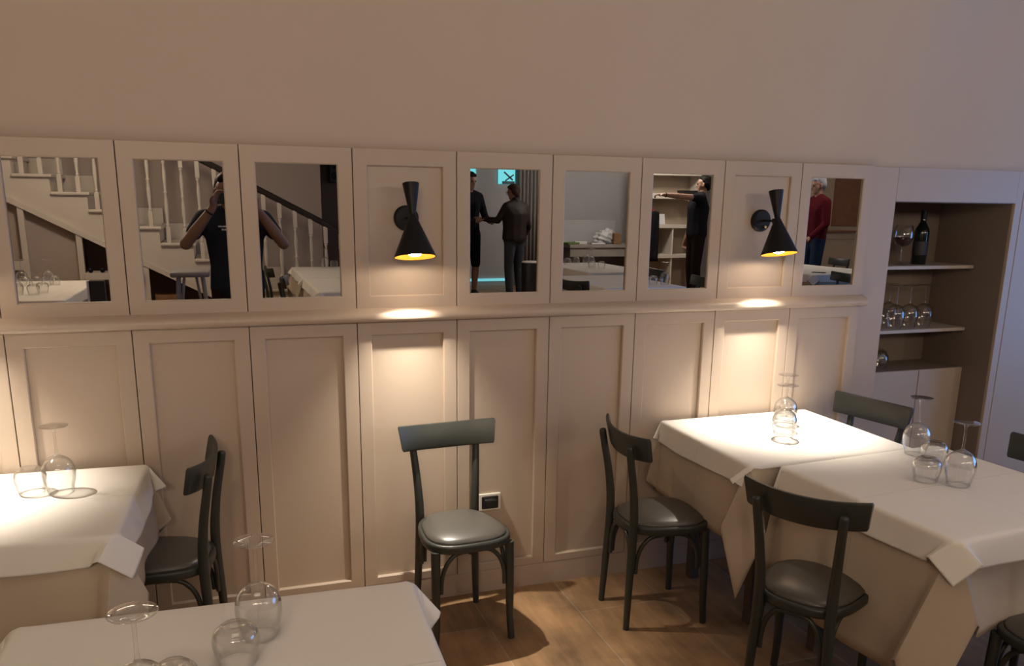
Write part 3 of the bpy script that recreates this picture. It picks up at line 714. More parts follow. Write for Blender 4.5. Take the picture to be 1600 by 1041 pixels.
sp = thing('loudspeaker', 'black loudspeaker high on the dark wall behind the handrail', 'loudspeaker', (2.34, -9.25, 1.92))
bm = bmesh.new(); box(bm, -0.075, 0.075, -0.10, 0.08, 0, 0.26, 0.01, 2); obj('cabinet', bm, M['blackplastic'], sp)
for z, r in ((0.09, 0.055), (0.20, 0.025)):
    bm = bmesh.new(); lathe(bm, [(0, 0.0), (r*0.5, 0.006), (r, 0.004), (r, 0.0)], 24); bmesh.ops.transform(bm, matrix=Matrix.Translation((0, 0.08, z)) @ Matrix.Rotation(-PI/2, 4, 'X'), verts=bm.verts[:]); obj('driver', bm, M['black'], sp)

# ---- grey stool beside the photographer
t = thing('stool', 'grey slat-legged stool beside the photographer in the mirror', 'stool', (0.475, -4.75, ZP))
bm = bmesh.new(); box(bm, -0.165, 0.165, -0.16, 0.16, 0.845, 0.895, 0.02, 3); obj('seat', bm, M['greystool'], t, angle=40)
for sx in (-1, 1):
    for sy in (-1, 1):
        bm = bmesh.new(); tube(bm, [(sx*0.16, sy*0.15, 0, 0.014), (sx*0.10, sy*0.10, 0.85, 0.016)], 10); obj('leg', bm, M['greystool'], t, angle=60)
for a in (-0.05, 0.05):
    bm = bmesh.new(); tube(bm, [(a*2.2, 0.13, 0.35, 0.011), (a, 0.10, 0.85, 0.012)], 10); obj('spindle', bm, M['greystool'], t, angle=60)
bm = bmesh.new(); tube(bm, [(-0.135, 0.128, 0.35, 0.012), (0.135, 0.128, 0.35, 0.012)], 10); obj('stretcher', bm, M['greystool'], t, angle=60)

# ---- tables behind the camera
ZQ = ZP + ZT + 0.0006
table(-1.0, -4.95, 0.02, 0.55, 0.85, (0.3, 0.3, 0.3, 0.3), (0.1, 0.1, 0.1, 0.1), 'in front of the stairs in the leftmost mirror', zf=ZP, seed=41)
G1 = 'glasses on the table in the leftmost mirror'
for i, (x, y) in enumerate(((-0.86, -4.56), (-0.74, -4.54), (-0.70, -4.70), (-0.90, -4.74))): tumb(x, y, 'upturned tumbler in the front cluster reflected in the leftmost mirror', ZQ, G1)
for i, (x, y) in enumerate(((-0.79, -5.50), (-1.00, -5.45))): wine(x, y, ['right-hand wine glass at the back reflected in the leftmost mirror', 'left-hand wine glass at the back reflected in the leftmost mirror'][i], ZQ, G1)
wine(-1.05, -5.0, 'wine glass at the mirror edge reflected in the leftmost mirror', ZQ, G1)
for i, (x, y) in enumerate(((-0.95, -5.30), (-0.85, -5.30), (-0.72, -5.38))): tumb(x, y, 'upturned tumbler in the back row reflected in the leftmost mirror', ZQ, G1)
o = thing('menu_holder', 'black menu holder with white cards at the table corner in the leftmost mirror', 'menu holder', (-0.30, -4.62, ZP))
bm = bmesh.new(); box(bm, -0.03, 0.09, -0.03, 0.03, 0.0, 0.83, 0.004); obj('stand', bm, M['blackplastic'], o)
bm = bmesh.new(); box(bm, -0.046, -0.032, -0.05, 0.05, 0.66, 0.83, 0.001); obj('card', bm, M['white'], o)
table(1.97, -4.95, 0.0, 0.42, 0.68, (0.3, 0.3, 0.02, 0.3), (0.1, 0.1, 0.02, 0.1), 'behind the photographer, reflected in the third mirror', zf=ZP, seed=51)
table(1.97, -6.45, 0.0, 0.42, 0.70, (0.3, 0.3, 0.3, 0.02), (0.1, 0.1, 0.1, 0.02), 'nearest the handrail, reflected in the third mirror', zf=ZP, seed=55)
wine(1.91, -7.02, 'upturned wine glass in front of the balusters in the third mirror', ZQ, 'glasses in the third mirror'); tumb(2.02, -7.02, 'upturned tumbler in front of the balusters in the third mirror', ZQ, 'glasses in the third mirror')
chair(1.36, -6.1, 1.45, 'farther dark chair beside the handrail table in the third mirror', ZP); chair(1.44, -4.85, 1.7, 'nearer dark chair beside the table in the third mirror', ZP)
table(4.68, -4.75, 0.0, 0.42, 0.68, (0.3, 0.3, 0.3, 0.3), (0.1, 0.1, 0.1, 0.1), 'reflected just left of the farther lamp', zf=ZP, seed=61)
table(5.26, -6.55, 0.0, 0.42, 0.78, (0.3, 0.3, 0.3, 0.3), (0.1, 0.1, 0.1, 0.1), 'in front of the cluttered counter in the mirrors', zf=ZP, seed=65)
G6 = 'glasses in the middle mirror'
wine(5.28, -6.72, 'nearer wine glass in front of the cluttered counter in the middle mirror', ZQ, G6); wine(5.38, -7.10, 'farther wine glass in front of the cluttered counter in the middle mirror', ZQ, G6)
tumb(5.17, -6.45, 'tumbler left of the wine glasses in the middle mirror', ZQ, G6); tumb(5.27, -6.38, 'tumbler in front of the wine glasses in the middle mirror', ZQ, G6)
tumb(5.27, -7.18, 'tumbler behind the wine glasses in the middle mirror', ZQ, G6); tumb(5.02, -7.15, 'left tumbler of the pair at the left edge of the middle mirror', ZQ, G6); tumb(5.07, -7.02, 'right tumbler of the pair at the left edge of the middle mirror', ZQ, G6)
wine(5.0, -4.28, 'wine glass in front of the dark backrest in the mirror left of the farther lamp', ZQ, G6); tumb(4.89, -4.32, 'tumbler beside the wine glass in the mirror left of the farther lamp', ZQ, G6)
chair(5.23, -5.15, -1.57, 'chair with its backrest behind the wine glass in the mirror left of the farther lamp', ZP); chair(5.22, -4.2, -1.5, 'nearer chair with only its backrest in the mirror left of the farther lamp', ZP)
chair(4.13, -4.78, 1.75, 'chair with square dark backrest low in the middle mirror', ZP); chair(4.05, -4.15, 1.2, 'chair with its curved backrest edge low in the middle mirror', ZP)
table(7.95, -5.95, -0.12, 0.62, 0.85, (0.3, 0.3, 0.3, 0.3), (0.1, 0.1, 0.1, 0.1), 'with a phone on it in the rightmost mirror', zf=ZP, seed=71)
o = thing('phone', 'black phone lying on the table in the rightmost mirror', 'phone', (7.70, -5.27, ZQ+0.0005), 0.9)
bm = bmesh.new(); box(bm, -0.08, 0.08, -0.039, 0.039, 0, 0.008, 0.003, 2); obj('body', bm, M['blackplastic'], o)
chair(8.85, -6.45, -1.6, 'farther dark chair beside the door in the rightmost mirror', ZP); chair(7.12, -4.32, -1.57, 'nearer dark chair at the edge of the rightmost mirror', ZP)

# ---- two-man mirror: screens, light strip, curtain, stand
for x, z, wd, lb in ((5.74, 2.24, 0.32, 'lit cyan screen high above the bespectacled man, in the mirror'), (4.95, 2.24, 0.40, 'lit cyan screen behind the tall man in black, in the mirror')):
    o = thing('lit_panel', lb, 'screen', (x, YB, z))
    bm = bmesh.new(); box(bm, -wd/2, wd/2, 0.0, 0.03, -0.24, 0.24); obj('screen', bm, M['cyan'], o)
    bm = bmesh.new()
    boxm(Matrix.Translation((0.03, 0.033, -0.10)) @ Matrix.Rotation(0.7, 4, 'Y'), 0.22, 0.006, 0.03, bm); boxm(Matrix.Translation((0.05, 0.033, -0.13)) @ Matrix.Rotation(-0.6, 4, 'Y'), 0.20, 0.006, 0.025, bm); boxm(Matrix.Translation((0.03, 0.033, -0.215)), 0.24, 0.006, 0.05, bm)
    obj('picture', bm, M['screen_picture'], o)
bm = bmesh.new(); box(bm, 4.2, 5.8, YB+0.001, YB+0.03, 0.24, 0.285); o = obj('light_strip', bm, M['cyanline']); tag(o, 'cyan light strip along the floor behind the two men in the mirror', 'light strip')
bm = bmesh.new(); pr = []
N = 60; va = []; vb = []
for i in range(N+1):
    x = 5.95 + 0.65*i/N; y = YB + 0.12 + 0.035*math.sin(i*0.95); va.append(bm.verts.new((x, y, 0.17))); vb.append(bm.verts.new((x, y, 2.9)))
for i in range(N): bm.faces.new((va[i], va[i+1], vb[i+1], vb[i]))
o = obj('curtain', bm, M['curtain'], smooth=True); sd = o.modifiers.new('solid', 'SOLIDIFY'); sd.thickness = 0.006; tag(o, 'grey curtain at the right of the two men in the mirror', 'curtain')
o = thing('round_stand', 'black round stand with a white top beside the bespectacled man in the mirror', 'stand', (5.22, -8.75, ZP))
bm = bmesh.new(); lathe(bm, [(0, 0), (0.17, 0), (0.17, 0.62), (0.165, 0.63), (0, 0.63)], 32); obj('body', bm, M['blackplastic'], o, angle=40)
bm = bmesh.new(); lathe(bm, [(0, 0.631), (0.16, 0.631), (0.165, 0.640), (0.15, 0.652), (0, 0.652)], 32); obj('top', bm, M['whiteplastic'], o, angle=40)

# ---- cluttered counter in the middle mirror
o = thing('counter', 'grey counter with clutter against the pale wall in the middle mirror', 'counter', (7.49, -10.95, ZP))
bm = bmesh.new(); box(bm, -0.85, 0.85, -0.6, 0.3, 0.74, 0.80, 0.004); obj('top', bm, M['counter'], o)
bm = bmesh.new(); box(bm, -0.83, 0.83, 0.24, 0.27, 0.58, 0.739, 0.004); obj('apron', bm, M['counter'], o)
for x in (-0.8, 0.8):
    bm = bmesh.new(); box(bm, x-0.03, x+0.03, -0.55, 0.235, 0, 0.739); obj('side_panel', bm, M['darkwall'], o)
CTZ = ZP+0.801
bm = bmesh.new(); box(bm, -0.52, 0.52, -0.015, 0.015, 0.0, 0.42, 0.004); o = obj('backboard', bm, M['greywall']); o.location = (7.25, -11.2, CTZ); tag(o, 'grey board standing at the back of the counter in the middle mirror', 'board')
t = thing('plastic_bag', 'crumpled white plastic bag on the counter in the middle mirror', 'bag', (7.42, -10.9, CTZ))
bm = bmesh.new(); bmesh.ops.create_icosphere(bm, subdivisions=4, radius=1.0)
rn = random.Random(4)
for v in bm.verts:
    n_ = v.co.normalized(); k = 1 + 0.14*math.sin(7*n_.x+2)*math.cos(6*n_.y) + 0.10*math.sin(13*n_.z+5*n_.x)
    v.co = Vector((n_.x*0.20*k + 0.06*max(0, n_.z), n_.y*0.11*k, max(0.0, 0.12 + n_.z*0.15*k)))
obj('bag', bm, M['bag'], t, smooth=True)
for x, y, sx, sy, h, m_, rz, lb in ((6.93, -10.85, 0.22, 0.16, 0.05, 'white', 0.3, 'white paper bundle at the left of the counter clutter in the middle mirror'), (7.62, -10.78, 0.15, 0.10, 0.20, 'crate', 0.0, 'dark brown box right of the plastic bag in the middle mirror'), (7.95, -10.78, 0.24, 0.16, 0.03, 'white', -0.2, 'white napkins at the right end of the counter in the middle mirror'), (7.22, -10.72, 0.25, 0.12, 0.025, 'white', 0.2, 'flat white sheet in front of the plastic bag in the middle mirror'), (6.72, -10.80, 0.26, 0.18, 0.035, 'green', -0.3, 'green packet at the left end of the counter in the middle mirror')):
    bm = bmesh.new(); box(bm, -sx/2, sx/2, -sy/2, sy/2, 0, h, min(0.008, h*0.3), 2)
    o = obj('box' if m_ == 'crate' else ('packet' if m_ == 'green' else 'paper_bundle'), bm, M[m_]); o.location = (x, y, CTZ+0.0005); o.rotation_euler.z = rz; tag(o, lb, 'paper' if m_ == 'white' else 'packet')

# ---- shelving behind the pointing man
o = thing('shelving_unit', 'cream arched shelving unit behind the pointing man in the mirror', 'shelf', (8.25, -10.15, ZP))
for xa, xb in ((-0.46, -0.42), (0.10, 0.13), (0.62, 0.66)):
    bm = bmesh.new(); box(bm, xa, xb, -0.3, 0.1, 0, 2.35 if xa != 0.10 else 1.12, 0.003); obj('side_panel', bm, M['stairwhite'], o)
bm = bmesh.new(); box(bm, -0.42, 0.62, -0.3, -0.27, 0, 2.35); obj('back_panel', bm, M['palewood'], o)
for z, th in ((0.59, 0.06), (1.115, 0.06), (1.62, 0.09), (2.02, 0.03)):
    bm = bmesh.new(); box(bm, -0.42, 0.62, -0.27, 0.12, z, z+th, 0.003); obj('shelf_board', bm, M['stairwhite'], o)
bm = bmesh.new(); pr = [(0.30, 1.62), (0.615, 1.62), (0.615, 1.18)]
arc = [(0.30 + 0.285*math.sin(a), 1.30 + 0.31*math.cos(a)) for a in [PI/2*(1-i/10) for i in range(11)]]
pr = [(0.615, 1.18), (0.585, 1.18)] + arc + [(0.30, 1.62), (0.615, 1.62)]
va = [bm.verts.new((x, 0.09, z)) for x, z in pr]; vb = [bm.verts.new((x, 0.06, z)) for x, z in pr]
bm.faces.new(va); bm.faces.new(vb)
for i in range(len(pr)): bm.faces.new((va[i], va[(i+1) % len(pr)], vb[(i+1) % len(pr)], vb[i]))
obj('arch_panel', bm, M['stairwhite'], o)
SHZ = ZP+1.1755
t = thing('paper_stack', 'white papers leaning on the arched shelf in the mirror', 'paper', (8.13, -10.13, SHZ))
bm = bmesh.new(); boxm(Matrix.Translation((0, -0.02, 0.092)) @ Matrix.Rotation(0.2, 4, 'X'), 0.22, 0.012, 0.18, bm); obj('sheets', bm, M['white'], t)
t = thing('red_picture', 'small red printed card on the arched shelf in the mirror', 'card', (7.93, -10.12, SHZ))
bm = bmesh.new(); box(bm, -0.06, 0.06, -0.01, 0.01, 0, 0.28, 0.002); obj('card', bm, M['red'], t)
bm = bmesh.new(); lathe(bm, [(0, 0), (0.028, 0), (0.03, 0.05), (0.012, 0.09), (0, 0.1)], 16, 0, 0.0, 0.09)
for v in bm.verts: v.co.y = 0.011 + v.co.y*0.05
obj('print', bm, M['whiteplastic'], t)
t = thing('black_box', 'flat black box on the top shelf behind the pointing man in the mirror', 'box', (8.67, -10.1, ZP+1.711))
bm = bmesh.new(); box(bm, -0.18, 0.16, -0.1, 0.1, 0, 0.06, 0.004); obj('body', bm, M['blackplastic'], t)
# black jacket hung on the shelving
bm = bmesh.new(); N = 24; G = []
for j in range(14):
    z = 1.42 - 0.86*j/13; row = []
    for i in range(N+1):
        a = PI*i/N; wv = 0.07 + 0.015*math.sin(a*5+j*0.3) + 0.03*(j/13); row.append(bm.verts.new((-0.30 - math.cos(a)*wv*1.3, 0.14 + math.sin(a)*wv*0.9, z - 0.03*abs(math.cos(a)))))
    G.append(row)
for j in range(13):
    for i in range(N): bm.faces.new((G[j][i], G[j+1][i], G[j+1][i+1], G[j][i+1]))
for r_ in (G[0], G[-1]): bm.faces.new(r_)
for j in range(13): bm.faces.new((G[j][0], G[j][N], G[j+1][N], G[j+1][0]))
o = obj('jacket', bm, M['fabricblack'], smooth=True); o.location = (8.25, -10.18, ZP); tag(o, 'black jacket hanging from the arched shelving in the mirror', 'jacket')

# ---- door with a push bar in the rightmost mirror
plain('wall_door', [(10.2, 10.80, -9.35, -9.2, 0.15, 3.3), (11.95, XR, -9.35, -9.2, 0.15, 3.3), (10.80, 11.95, -9.35, -9.2, 2.55, 3.3)], M['palewood'])
bm = bmesh.new(); box(bm, 10.80, 11.95, -9.34, -9.27, 0.15, 2.55, 0.004); d = struct(obj('door_1', bm, M['palewood']))
bm = bmesh.new(); box(bm, 11.12, 11.85, -9.272, -9.26, 1.33, 2.45, 0.004); obj('door_panel', bm, M['walnut'], d)
bm = bmesh.new(); box(bm, 10.93, 11.02, -9.271, -9.20, 1.22, 1.42, 0.015, 2); obj('push_bar_bracket', bm, M['blackplastic'], d)
bm = bmesh.new(); tube(bm, [(11.0, -9.215, 1.245, 0.02), (11.8, -9.215, 1.245, 0.02)], 12); obj('push_bar', bm, M['walnut'], d)
bm = bmesh.new(); box(bm, 10.98, 11.80, -9.272, -9.25, 1.10, 1.20, 0.004); obj('kick_rail', bm, M['palewood'], d)

# ================================================================== people
def ell(bm, c, r, rot=None):
    m_ = Matrix.Translation(c) @ (rot.to_matrix().to_4x4() if rot else Matrix.Identity(4)) @ Matrix.Diagonal((*r, 1))
    bmesh.ops.create_icosphere(bm, subdivisions=2, radius=1.0, matrix=m_)
def hull(bm, *es):
    """convex hull of ellipsoids given as (centre, radius or radii)"""
    t = bmesh.new()
    for c, r in es:
        rr = (r, r, r) if not isinstance(r, (tuple, list)) else r; ell(t, Vector(c), rr)
    res = bmesh.ops.convex_hull(t, input=t.verts[:])
    bad = [g for g in res['geom_interior'] + res['geom_unused'] if isinstance(g, bmesh.types.BMVert)]
    bmesh.ops.delete(t, geom=list(set(bad)), context='VERTS'); merge(bm, t)
def fused(name, bm, material, parent, voxel=0.012, smooth=6):
    """one continuous skin over overlapping volumes"""
    me = bpy.data.meshes.new(name); bm.to_mesh(me); bm.free()
    o = bpy.data.objects.new(name, me); C.objects.link(o)
    r = o.modifiers.new('r', 'REMESH'); r.mode = 'VOXEL'; r.voxel_size = voxel
    s_ = o.modifiers.new('s', 'SMOOTH'); s_.iterations = smooth; s_.factor = 0.5
    dg = bpy.context.evaluated_depsgraph_get(); dg.update()
    me2 = bpy.data.meshes.new_from_object(o.evaluated_get(dg)); o.modifiers.clear(); o.data = me2; bpy.data.meshes.remove(me); me2.name = name
    me2.materials.clear(); me2.materials.append(material)
    for p in me2.polygons: p.use_smooth = True
    o.parent = parent; return o
def hand(bm, wr, d, nrm, curl=0.5, side=1, s=1.0):
    """palm, four fingers and a thumb; d = finger direction, nrm = palm normal (towards which fingers curl)"""
    wr = Vector(wr); d = Vector(d).normalized(); nrm = Vector(nrm); nrm = (nrm - d*nrm.dot(d)).normalized(); sd = d.cross(nrm)*side
    k0 = wr + d*0.085*s
    hull(bm, (wr, 0.024*s), (wr + d*0.03*s + sd*0.018*s, 0.018*s), (k0 + sd*0.030*s, 0.0125*s), (k0 - sd*0.028*s, 0.0125*s))
    for i, (off, L) in enumerate(((0.030, 0.072), (0.010, 0.080), (-0.010, 0.075), (-0.029, 0.058))):
        p = k0 + sd*off*s; q_ = p; ang = 0.25*curl
        for j, fr in enumerate((0.45, 0.32, 0.23)):
            dd = d*math.cos(ang) + nrm*math.sin(ang); e = q_ + dd*L*fr*s
            hull(bm, (q_, (0.0098-0.0008*j)*s), (e, (0.0090-0.0008*j)*s)); q_ = e; ang += 0.8*curl
    p = wr + d*0.03*s + sd*0.028*s; e1 = p + (sd*0.75 + d*0.6 + nrm*0.25).normalized()*0.042*s; e2 = e1 + (sd*0.25 + d*0.85 + nrm*0.4*curl).normalized()*0.032*s
    hull(bm, (wr + d*0.02*s + sd*0.012*s, 0.015*s), (p, 0.0135*s)); hull(bm, (p, 0.0135*s), (e1, 0.0105*s)); hull(bm, (e1, 0.0105*s), (e2, 0.0090*s))
def head(bm, c, face, k=1.0):
    """skull, jaw, nose, ears, brow; face = horizontal facing direction"""
    c = Vector(c); f = Vector(face).normalized(); up = Vector((0, 0, 1)); sd = f.cross(up).normalized(); up = sd.cross(f)
    P_ = lambda a, b, cc: c + (f*a + sd*b + up*cc)*k
    hull(bm, (P_(-0.02, 0, 0.035), (0.080*k, 0.080*k, 0.080*k)), (P_(0.03, 0, 0.03), 0.066*k))
    hull(bm, (P_(0.03, 0.02, -0.01), 0.05*k), (P_(0.03, -0.02, -0.01), 0.05*k), (P_(0.052, 0.014, -0.085), 0.024*k), (P_(0.052, -0.014, -0.085), 0.024*k), (P_(-0.02, 0.0, -0.03), 0.06*k))
    hull(bm, (P_(0.085, 0, 0.012), 0.010*k), (P_(0.103, 0, -0.022), 0.011*k), (P_(0.085, 0, -0.030), 0.016*k))
    hull(bm, (P_(0.082, 0.03, 0.026), 0.009*k), (P_(0.086, 0, 0.028), 0.009*k)); hull(bm, (P_(0.082, -0.03, 0.026), 0.009*k), (P_(0.086, 0, 0.028), 0.009*k))
    hull(bm, (P_(0.080, 0.016, -0.056), 0.008*k), (P_(0.084, 0, -0.055), 0.009*k), (P_(0.080, -0.016, -0.056), 0.008*k))
    for s_ in (-1, 1): hull(bm, (P_(-0.005, s_*0.080, 0.012), 0.012*k), (P_(-0.012, s_*0.086, -0.012), 0.011*k), (P_(-0.004, s_*0.078, -0.03), 0.008*k))
def hair(bm, c, face, k=1.0, low=-0.02, bald=False):
    c = Vector(c); f = Vector(face).normalized(); up = Vector((0, 0, 1)); sd = f.cross(up).normalized(); up = sd.cross(f)
    P_ = lambda a, b, cc: c + (f*a + sd*b + up*cc)*k
    hull(bm, (P_(-0.03, 0, 0.050), 0.086*k), (P_(0.020, 0, 0.085), 0.052*k))
    hull(bm, (P_(-0.045, 0.03, 0.02), 0.062*k), (P_(-0.045, -0.03, 0.02), 0.062*k), (P_(-0.055, 0, low), 0.05*k))
    if not bald: hull(bm, (P_(0.055, 0.03, 0.085), 0.028*k), (P_(0.055, -0.03, 0.085), 0.028*k), (P_(0.0, 0, 0.09), 0.05*k))
def person(name, label, loc, rz, J, cloth_, k=1.0, voxel=0.012):
    """J: joints in local metres (facing -y). cloth_: dict of part -> material"""
    t = thing(name, label, 'person', loc, rz); t.scale = (1, 1, 1)
    V = {n_: Vector(p)*k for n_, p in J.items() if not n_.startswith('curl')}
    fat = cloth_.get('girth', 1.0)
    def torso(b, d):
        hull(b, (V['pelvis'], ((0.155*fat+d)*k, (0.105*fat+d)*k, (0.10+d)*k)), (V['waist'], ((0.145*fat+d)*k, (0.10*fat+d)*k, (0.08+d)*k)))
        hull(b, (V['waist'], ((0.145*fat+d)*k, (0.10*fat+d)*k, (0.08+d)*k)), (V['chest'], ((0.165*fat+d)*k, (0.110*fat+d)*k, (0.11+d)*k)))
        hull(b, (V['chest'], ((0.165*fat+d)*k, (0.105*fat+d)*k, (0.10+d)*k)), (V['shR'], (0.058+d)*k), (V['shL'], (0.058+d)*k), (V['neck'], (0.050+d)*k))
    bm = bmesh.new(); torso(bm, -0.012)
    hull(bm, (V['neck'] - Vector((0, 0, 0.03))*k, 0.058*k), (V['head'] + Vector((0, 0, -0.05))*k, 0.052*k))
    fd = Vector(J['face']); head(bm, V['head'], fd, k)
    for s_ in ('R', 'L'):
        hull(bm, (V['sh'+s_], 0.050*k), (V['el'+s_], 0.040*k)); hull(bm, (V['el'+s_], 0.041*k), (V['wr'+s_], 0.027*k))
        hull(bm, (V['el'+s_]*0.7 + V['wr'+s_]*0.3, 0.043*k), (V['wr'+s_], 0.027*k))
        hand(bm, V['wr'+s_], Vector(J['hd'+s_]), Vector(J['hn'+s_]), J.get('curl'+s_, 0.7), 1 if s_ == 'L' else -1, k)
        hull(bm, (V['hip'+s_], 0.080*k), (V['kn'+s_], 0.054*k)); hull(bm, (V['kn'+s_], 0.054*k), (V['kn'+s_]*0.65 + V['an'+s_]*0.35, 0.055*k), (V['an'+s_], 0.034*k))
        hull(bm, (V['an'+s_], 0.034*k), (V['an'+s_] + Vector((0, 0.03, -0.05))*k, 0.03*k), (V['an'+s_] + Vector((0, -0.13, -0.055))*k, 0.026*k))
    fused('body', bm, cloth_.get('skin', M['skin']), t, voxel*0.75)
    # shirt
    bm = bmesh.new(); torso(bm, 0.008)
    for s_ in ('R', 'L'):
        e = V['sh'+s_].lerp(V['el'+s_], cloth_['sleeve'] if cloth_['sleeve'] <= 1 else 1.0)
        hull(bm, (V['sh'+s_], 0.066*k), (e, (0.056 if cloth_['sleeve'] <= 1 else 0.052)*k))
        if cloth_['sleeve'] > 1: hull(bm, (V['el'+s_], 0.052*k), (V['el'+s_].lerp(V['wr'+s_], 0.93), 0.038*k))
    if cloth_.get('collar'): hull(bm, (V['neck'] + Vector((0, 0, -0.02))*k, 0.066*k), (V['neck'] + Vector((0, 0, 0.025))*k, 0.064*k))
    fused('shirt', bm, cloth_['top'], t, voxel)
    # trousers
    bm = bmesh.new(); hull(bm, (V['pelvis'] + Vector((0, 0, 0.02)), ((0.160*fat)*k, (0.112*fat)*k, 0.09*k)), (V['hipR'], 0.098*k), (V['hipL'], 0.098*k))
    for s_ in ('R', 'L'):
        hull(bm, (V['hip'+s_], 0.098*k), (V['kn'+s_], 0.072*k))
        if not cloth_.get('shorts'): hull(bm, (V['kn'+s_], 0.072*k), (V['an'+s_] + Vector((0, 0, 0.0)), 0.058*k))
    fused('shorts' if cloth_.get('shorts') else 'trousers', bm, cloth_['legs'], t, voxel)
    for s_ in ('R', 'L'):
        bm = bmesh.new(); a = V['an'+s_]; z0 = 0.036*k
        hull(bm, (Vector((a.x, a.y+0.03*k, z0)), 0.036*k), (Vector((a.x, a.y, a.z)), 0.044*k), (Vector((a.x*1.05, a.y-0.10*k, z0)), 0.036*k)); hull(bm, (Vector((a.x*1.05, a.y-0.10*k, z0)), 0.036*k), (Vector((a.x*1.1, a.y-0.17*k, 0.030*k)), 0.030*k))
        fused('shoe', bm, M['shoe'], t, 0.009)
    bm = bmesh.new(); hair(bm, V['head'], fd, k*1.0, cloth_.get('hairlow', -0.03), cloth_.get('bald', False)); fused('hair', bm, cloth_['hair'], t, 0.008)
    c = V['head']; f = fd.normalized(); sd = f.cross(Vector((0, 0, 1))).normalized(); up = sd.cross(f)
    for s_ in (-1, 1):
        bm = bmesh.new(); bmesh.ops.create_icosphere(bm, subdivisions=2, radius=0.0105*k); o = obj('eye', bm, M['lens'], t, smooth=True); o.location = c + (f*0.0835 + sd*s_*0.031 + up*0.008)*k
    return t, V
STAND = dict(pelvis=(0, 0, 0.95), waist=(0, 0, 1.12), chest=(0, 0.005, 1.32), neck=(0, 0.01, 1.50), head=(0, -0.02, 1.645), face=(0, -1, 0),
             shR=(-0.185, 0.01, 1.43), shL=(0.185, 0.01, 1.43), hipR=(-0.09, 0, 0.90), hipL=(0.09, 0, 0.90), knR=(-0.10, -0.02, 0.49), knL=(0.10, -0.02, 0.49),
             anR=(-0.105, 0.02, 0.085), anL=(0.105, 0.02, 0.085), elR=(-0.24, 0.03, 1.13), elL=(0.24, 0.03, 1.13), wrR=(-0.25, -0.06, 0.88), wrL=(0.25, -0.06, 0.88),
             hdR=(0, -0.1, -1), hdL=(0, -0.1, -1), hnR=(1, 0, 0), hnL=(-1, 0, 0))
def pose(**k): d = dict(STAND); d.update(k); return d

# the photographer: faces +y, so local -y looks at the wall after turning by pi; local +x is world -x
k = 1.06
ph, Vp = person('person', 'person in a navy t-shirt holding a phone up with both hands, reflected in two mirrors', (0.855, -3.46, 0), PI,
    pose(head=(0.035, -0.06, 1.625), face=(0.05, -1, -0.05), shR=(-0.20, 0.0, 1.44), shL=(0.20, 0.0, 1.44), elR=(-0.325, -0.13, 1.27), elL=(0.325, -0.13, 1.27),
         wrR=(-0.150, -0.225, 1.515), wrL=(0.135, -0.225, 1.515), hdR=(0.40, -0.12, 0.9), hdL=(-0.40, -0.12, 0.9), hnR=(0.7, -0.6, -0.2), hnL=(-0.7, -0.6, -0.2), curlR=0.75, curlL=0.75),
    dict(top=M['navytee'], legs=M['darktrousers'], hair=M['hair'], sleeve=0.55, girth=1.22, skin=M['palm']), k, 0.011)
def torus(bm, R, r, mtx, n=24, m_=8):
    g = [[bm.verts.new(mtx @ Vector(((R+r*math.cos(b*2*PI/m_))*math.cos(a*2*PI/n), (R+r*math.cos(b*2*PI/m_))*math.sin(a*2*PI/n), r*math.sin(b*2*PI/m_)))) for b in range(m_)] for a in range(n)]
    for a in range(n):
        for b in range(m_): bm.faces.new((g[a][b], g[(a+1) % n][b], g[(a+1) % n][(b+1) % m_], g[a][(b+1) % m_]))
wr, el = Vp['wrL'], Vp['elL']; dd = (wr-el).normalized()
bm = bmesh.new(); q = dd.to_track_quat('Z', 'Y').to_matrix().to_4x4(); torus(bm, 0.031, 0.006, Matrix.Translation(wr - dd*0.035) @ q); obj('bracelet', bm, M['black'], ph, smooth=True)
# two short rows of small pale lettering on the chest
bm = bmesh.new(); rn = random.Random(3)
for zc, xs0, xs1 in ((1.475, 0.005, 0.105), (1.452, 0.0, 0.09)):
    x = xs0
    while x < xs1:
        wd = rn.uniform(0.005, 0.011); box(bm, x, x+wd, -0.158, -0.1515, zc-0.006, zc+0.006*rn.uniform(0.5, 1.1)); x += wd+0.003
obj('chest_lettering', bm, M['white'], ph)
o = thing('phone', 'black phone held up in front of the face, taking this picture', 'phone', (0.825, -3.2085, 1.672))
bm = bmesh.new(); box(bm, -0.078, 0.078, -0.004, 0.004, -0.037, 0.037, 0.003, 2); obj('body', bm, M['blackplastic'], o)
bm = bmesh.new(); lathe(bm, [(0, 0), (0.009, 0), (0.009, 0.0015), (0, 0.0015)], 20); bmesh.ops.transform(bm, matrix=Matrix.Translation((-0.055, 0.004, 0.002)) @ Matrix.Rotation(-PI/2, 4, 'X'), verts=bm.verts[:]); obj('lens', bm, M['lens'], o)

# tall man in black shorts, facing the mirror, phone at his belly
p1, V1 = person('person', 'tall person in black top and shorts, reflected right of the nearer lamp', (4.52, -9.80, ZP), 2.75,
    pose(elL=(-0.0+0.25, -0.02, 1.14), wrL=(0.09, -0.26, 1.10), hdL=(-0.9, -0.3, 0.1), hnL=(0, 0.4, 1), elR=(-0.27, -0.03, 1.14), wrR=(-0.20, -0.28, 1.08), hdR=(0.5, -0.7, 0.1), hnR=(0.4, 0.3, 0.8), face=(0.0, -1, -0.15)),
    dict(top=M['tee'], legs=M['tee'], hair=M['hair'], sleeve=1.3, shorts=True, girth=1.05), 1.12)
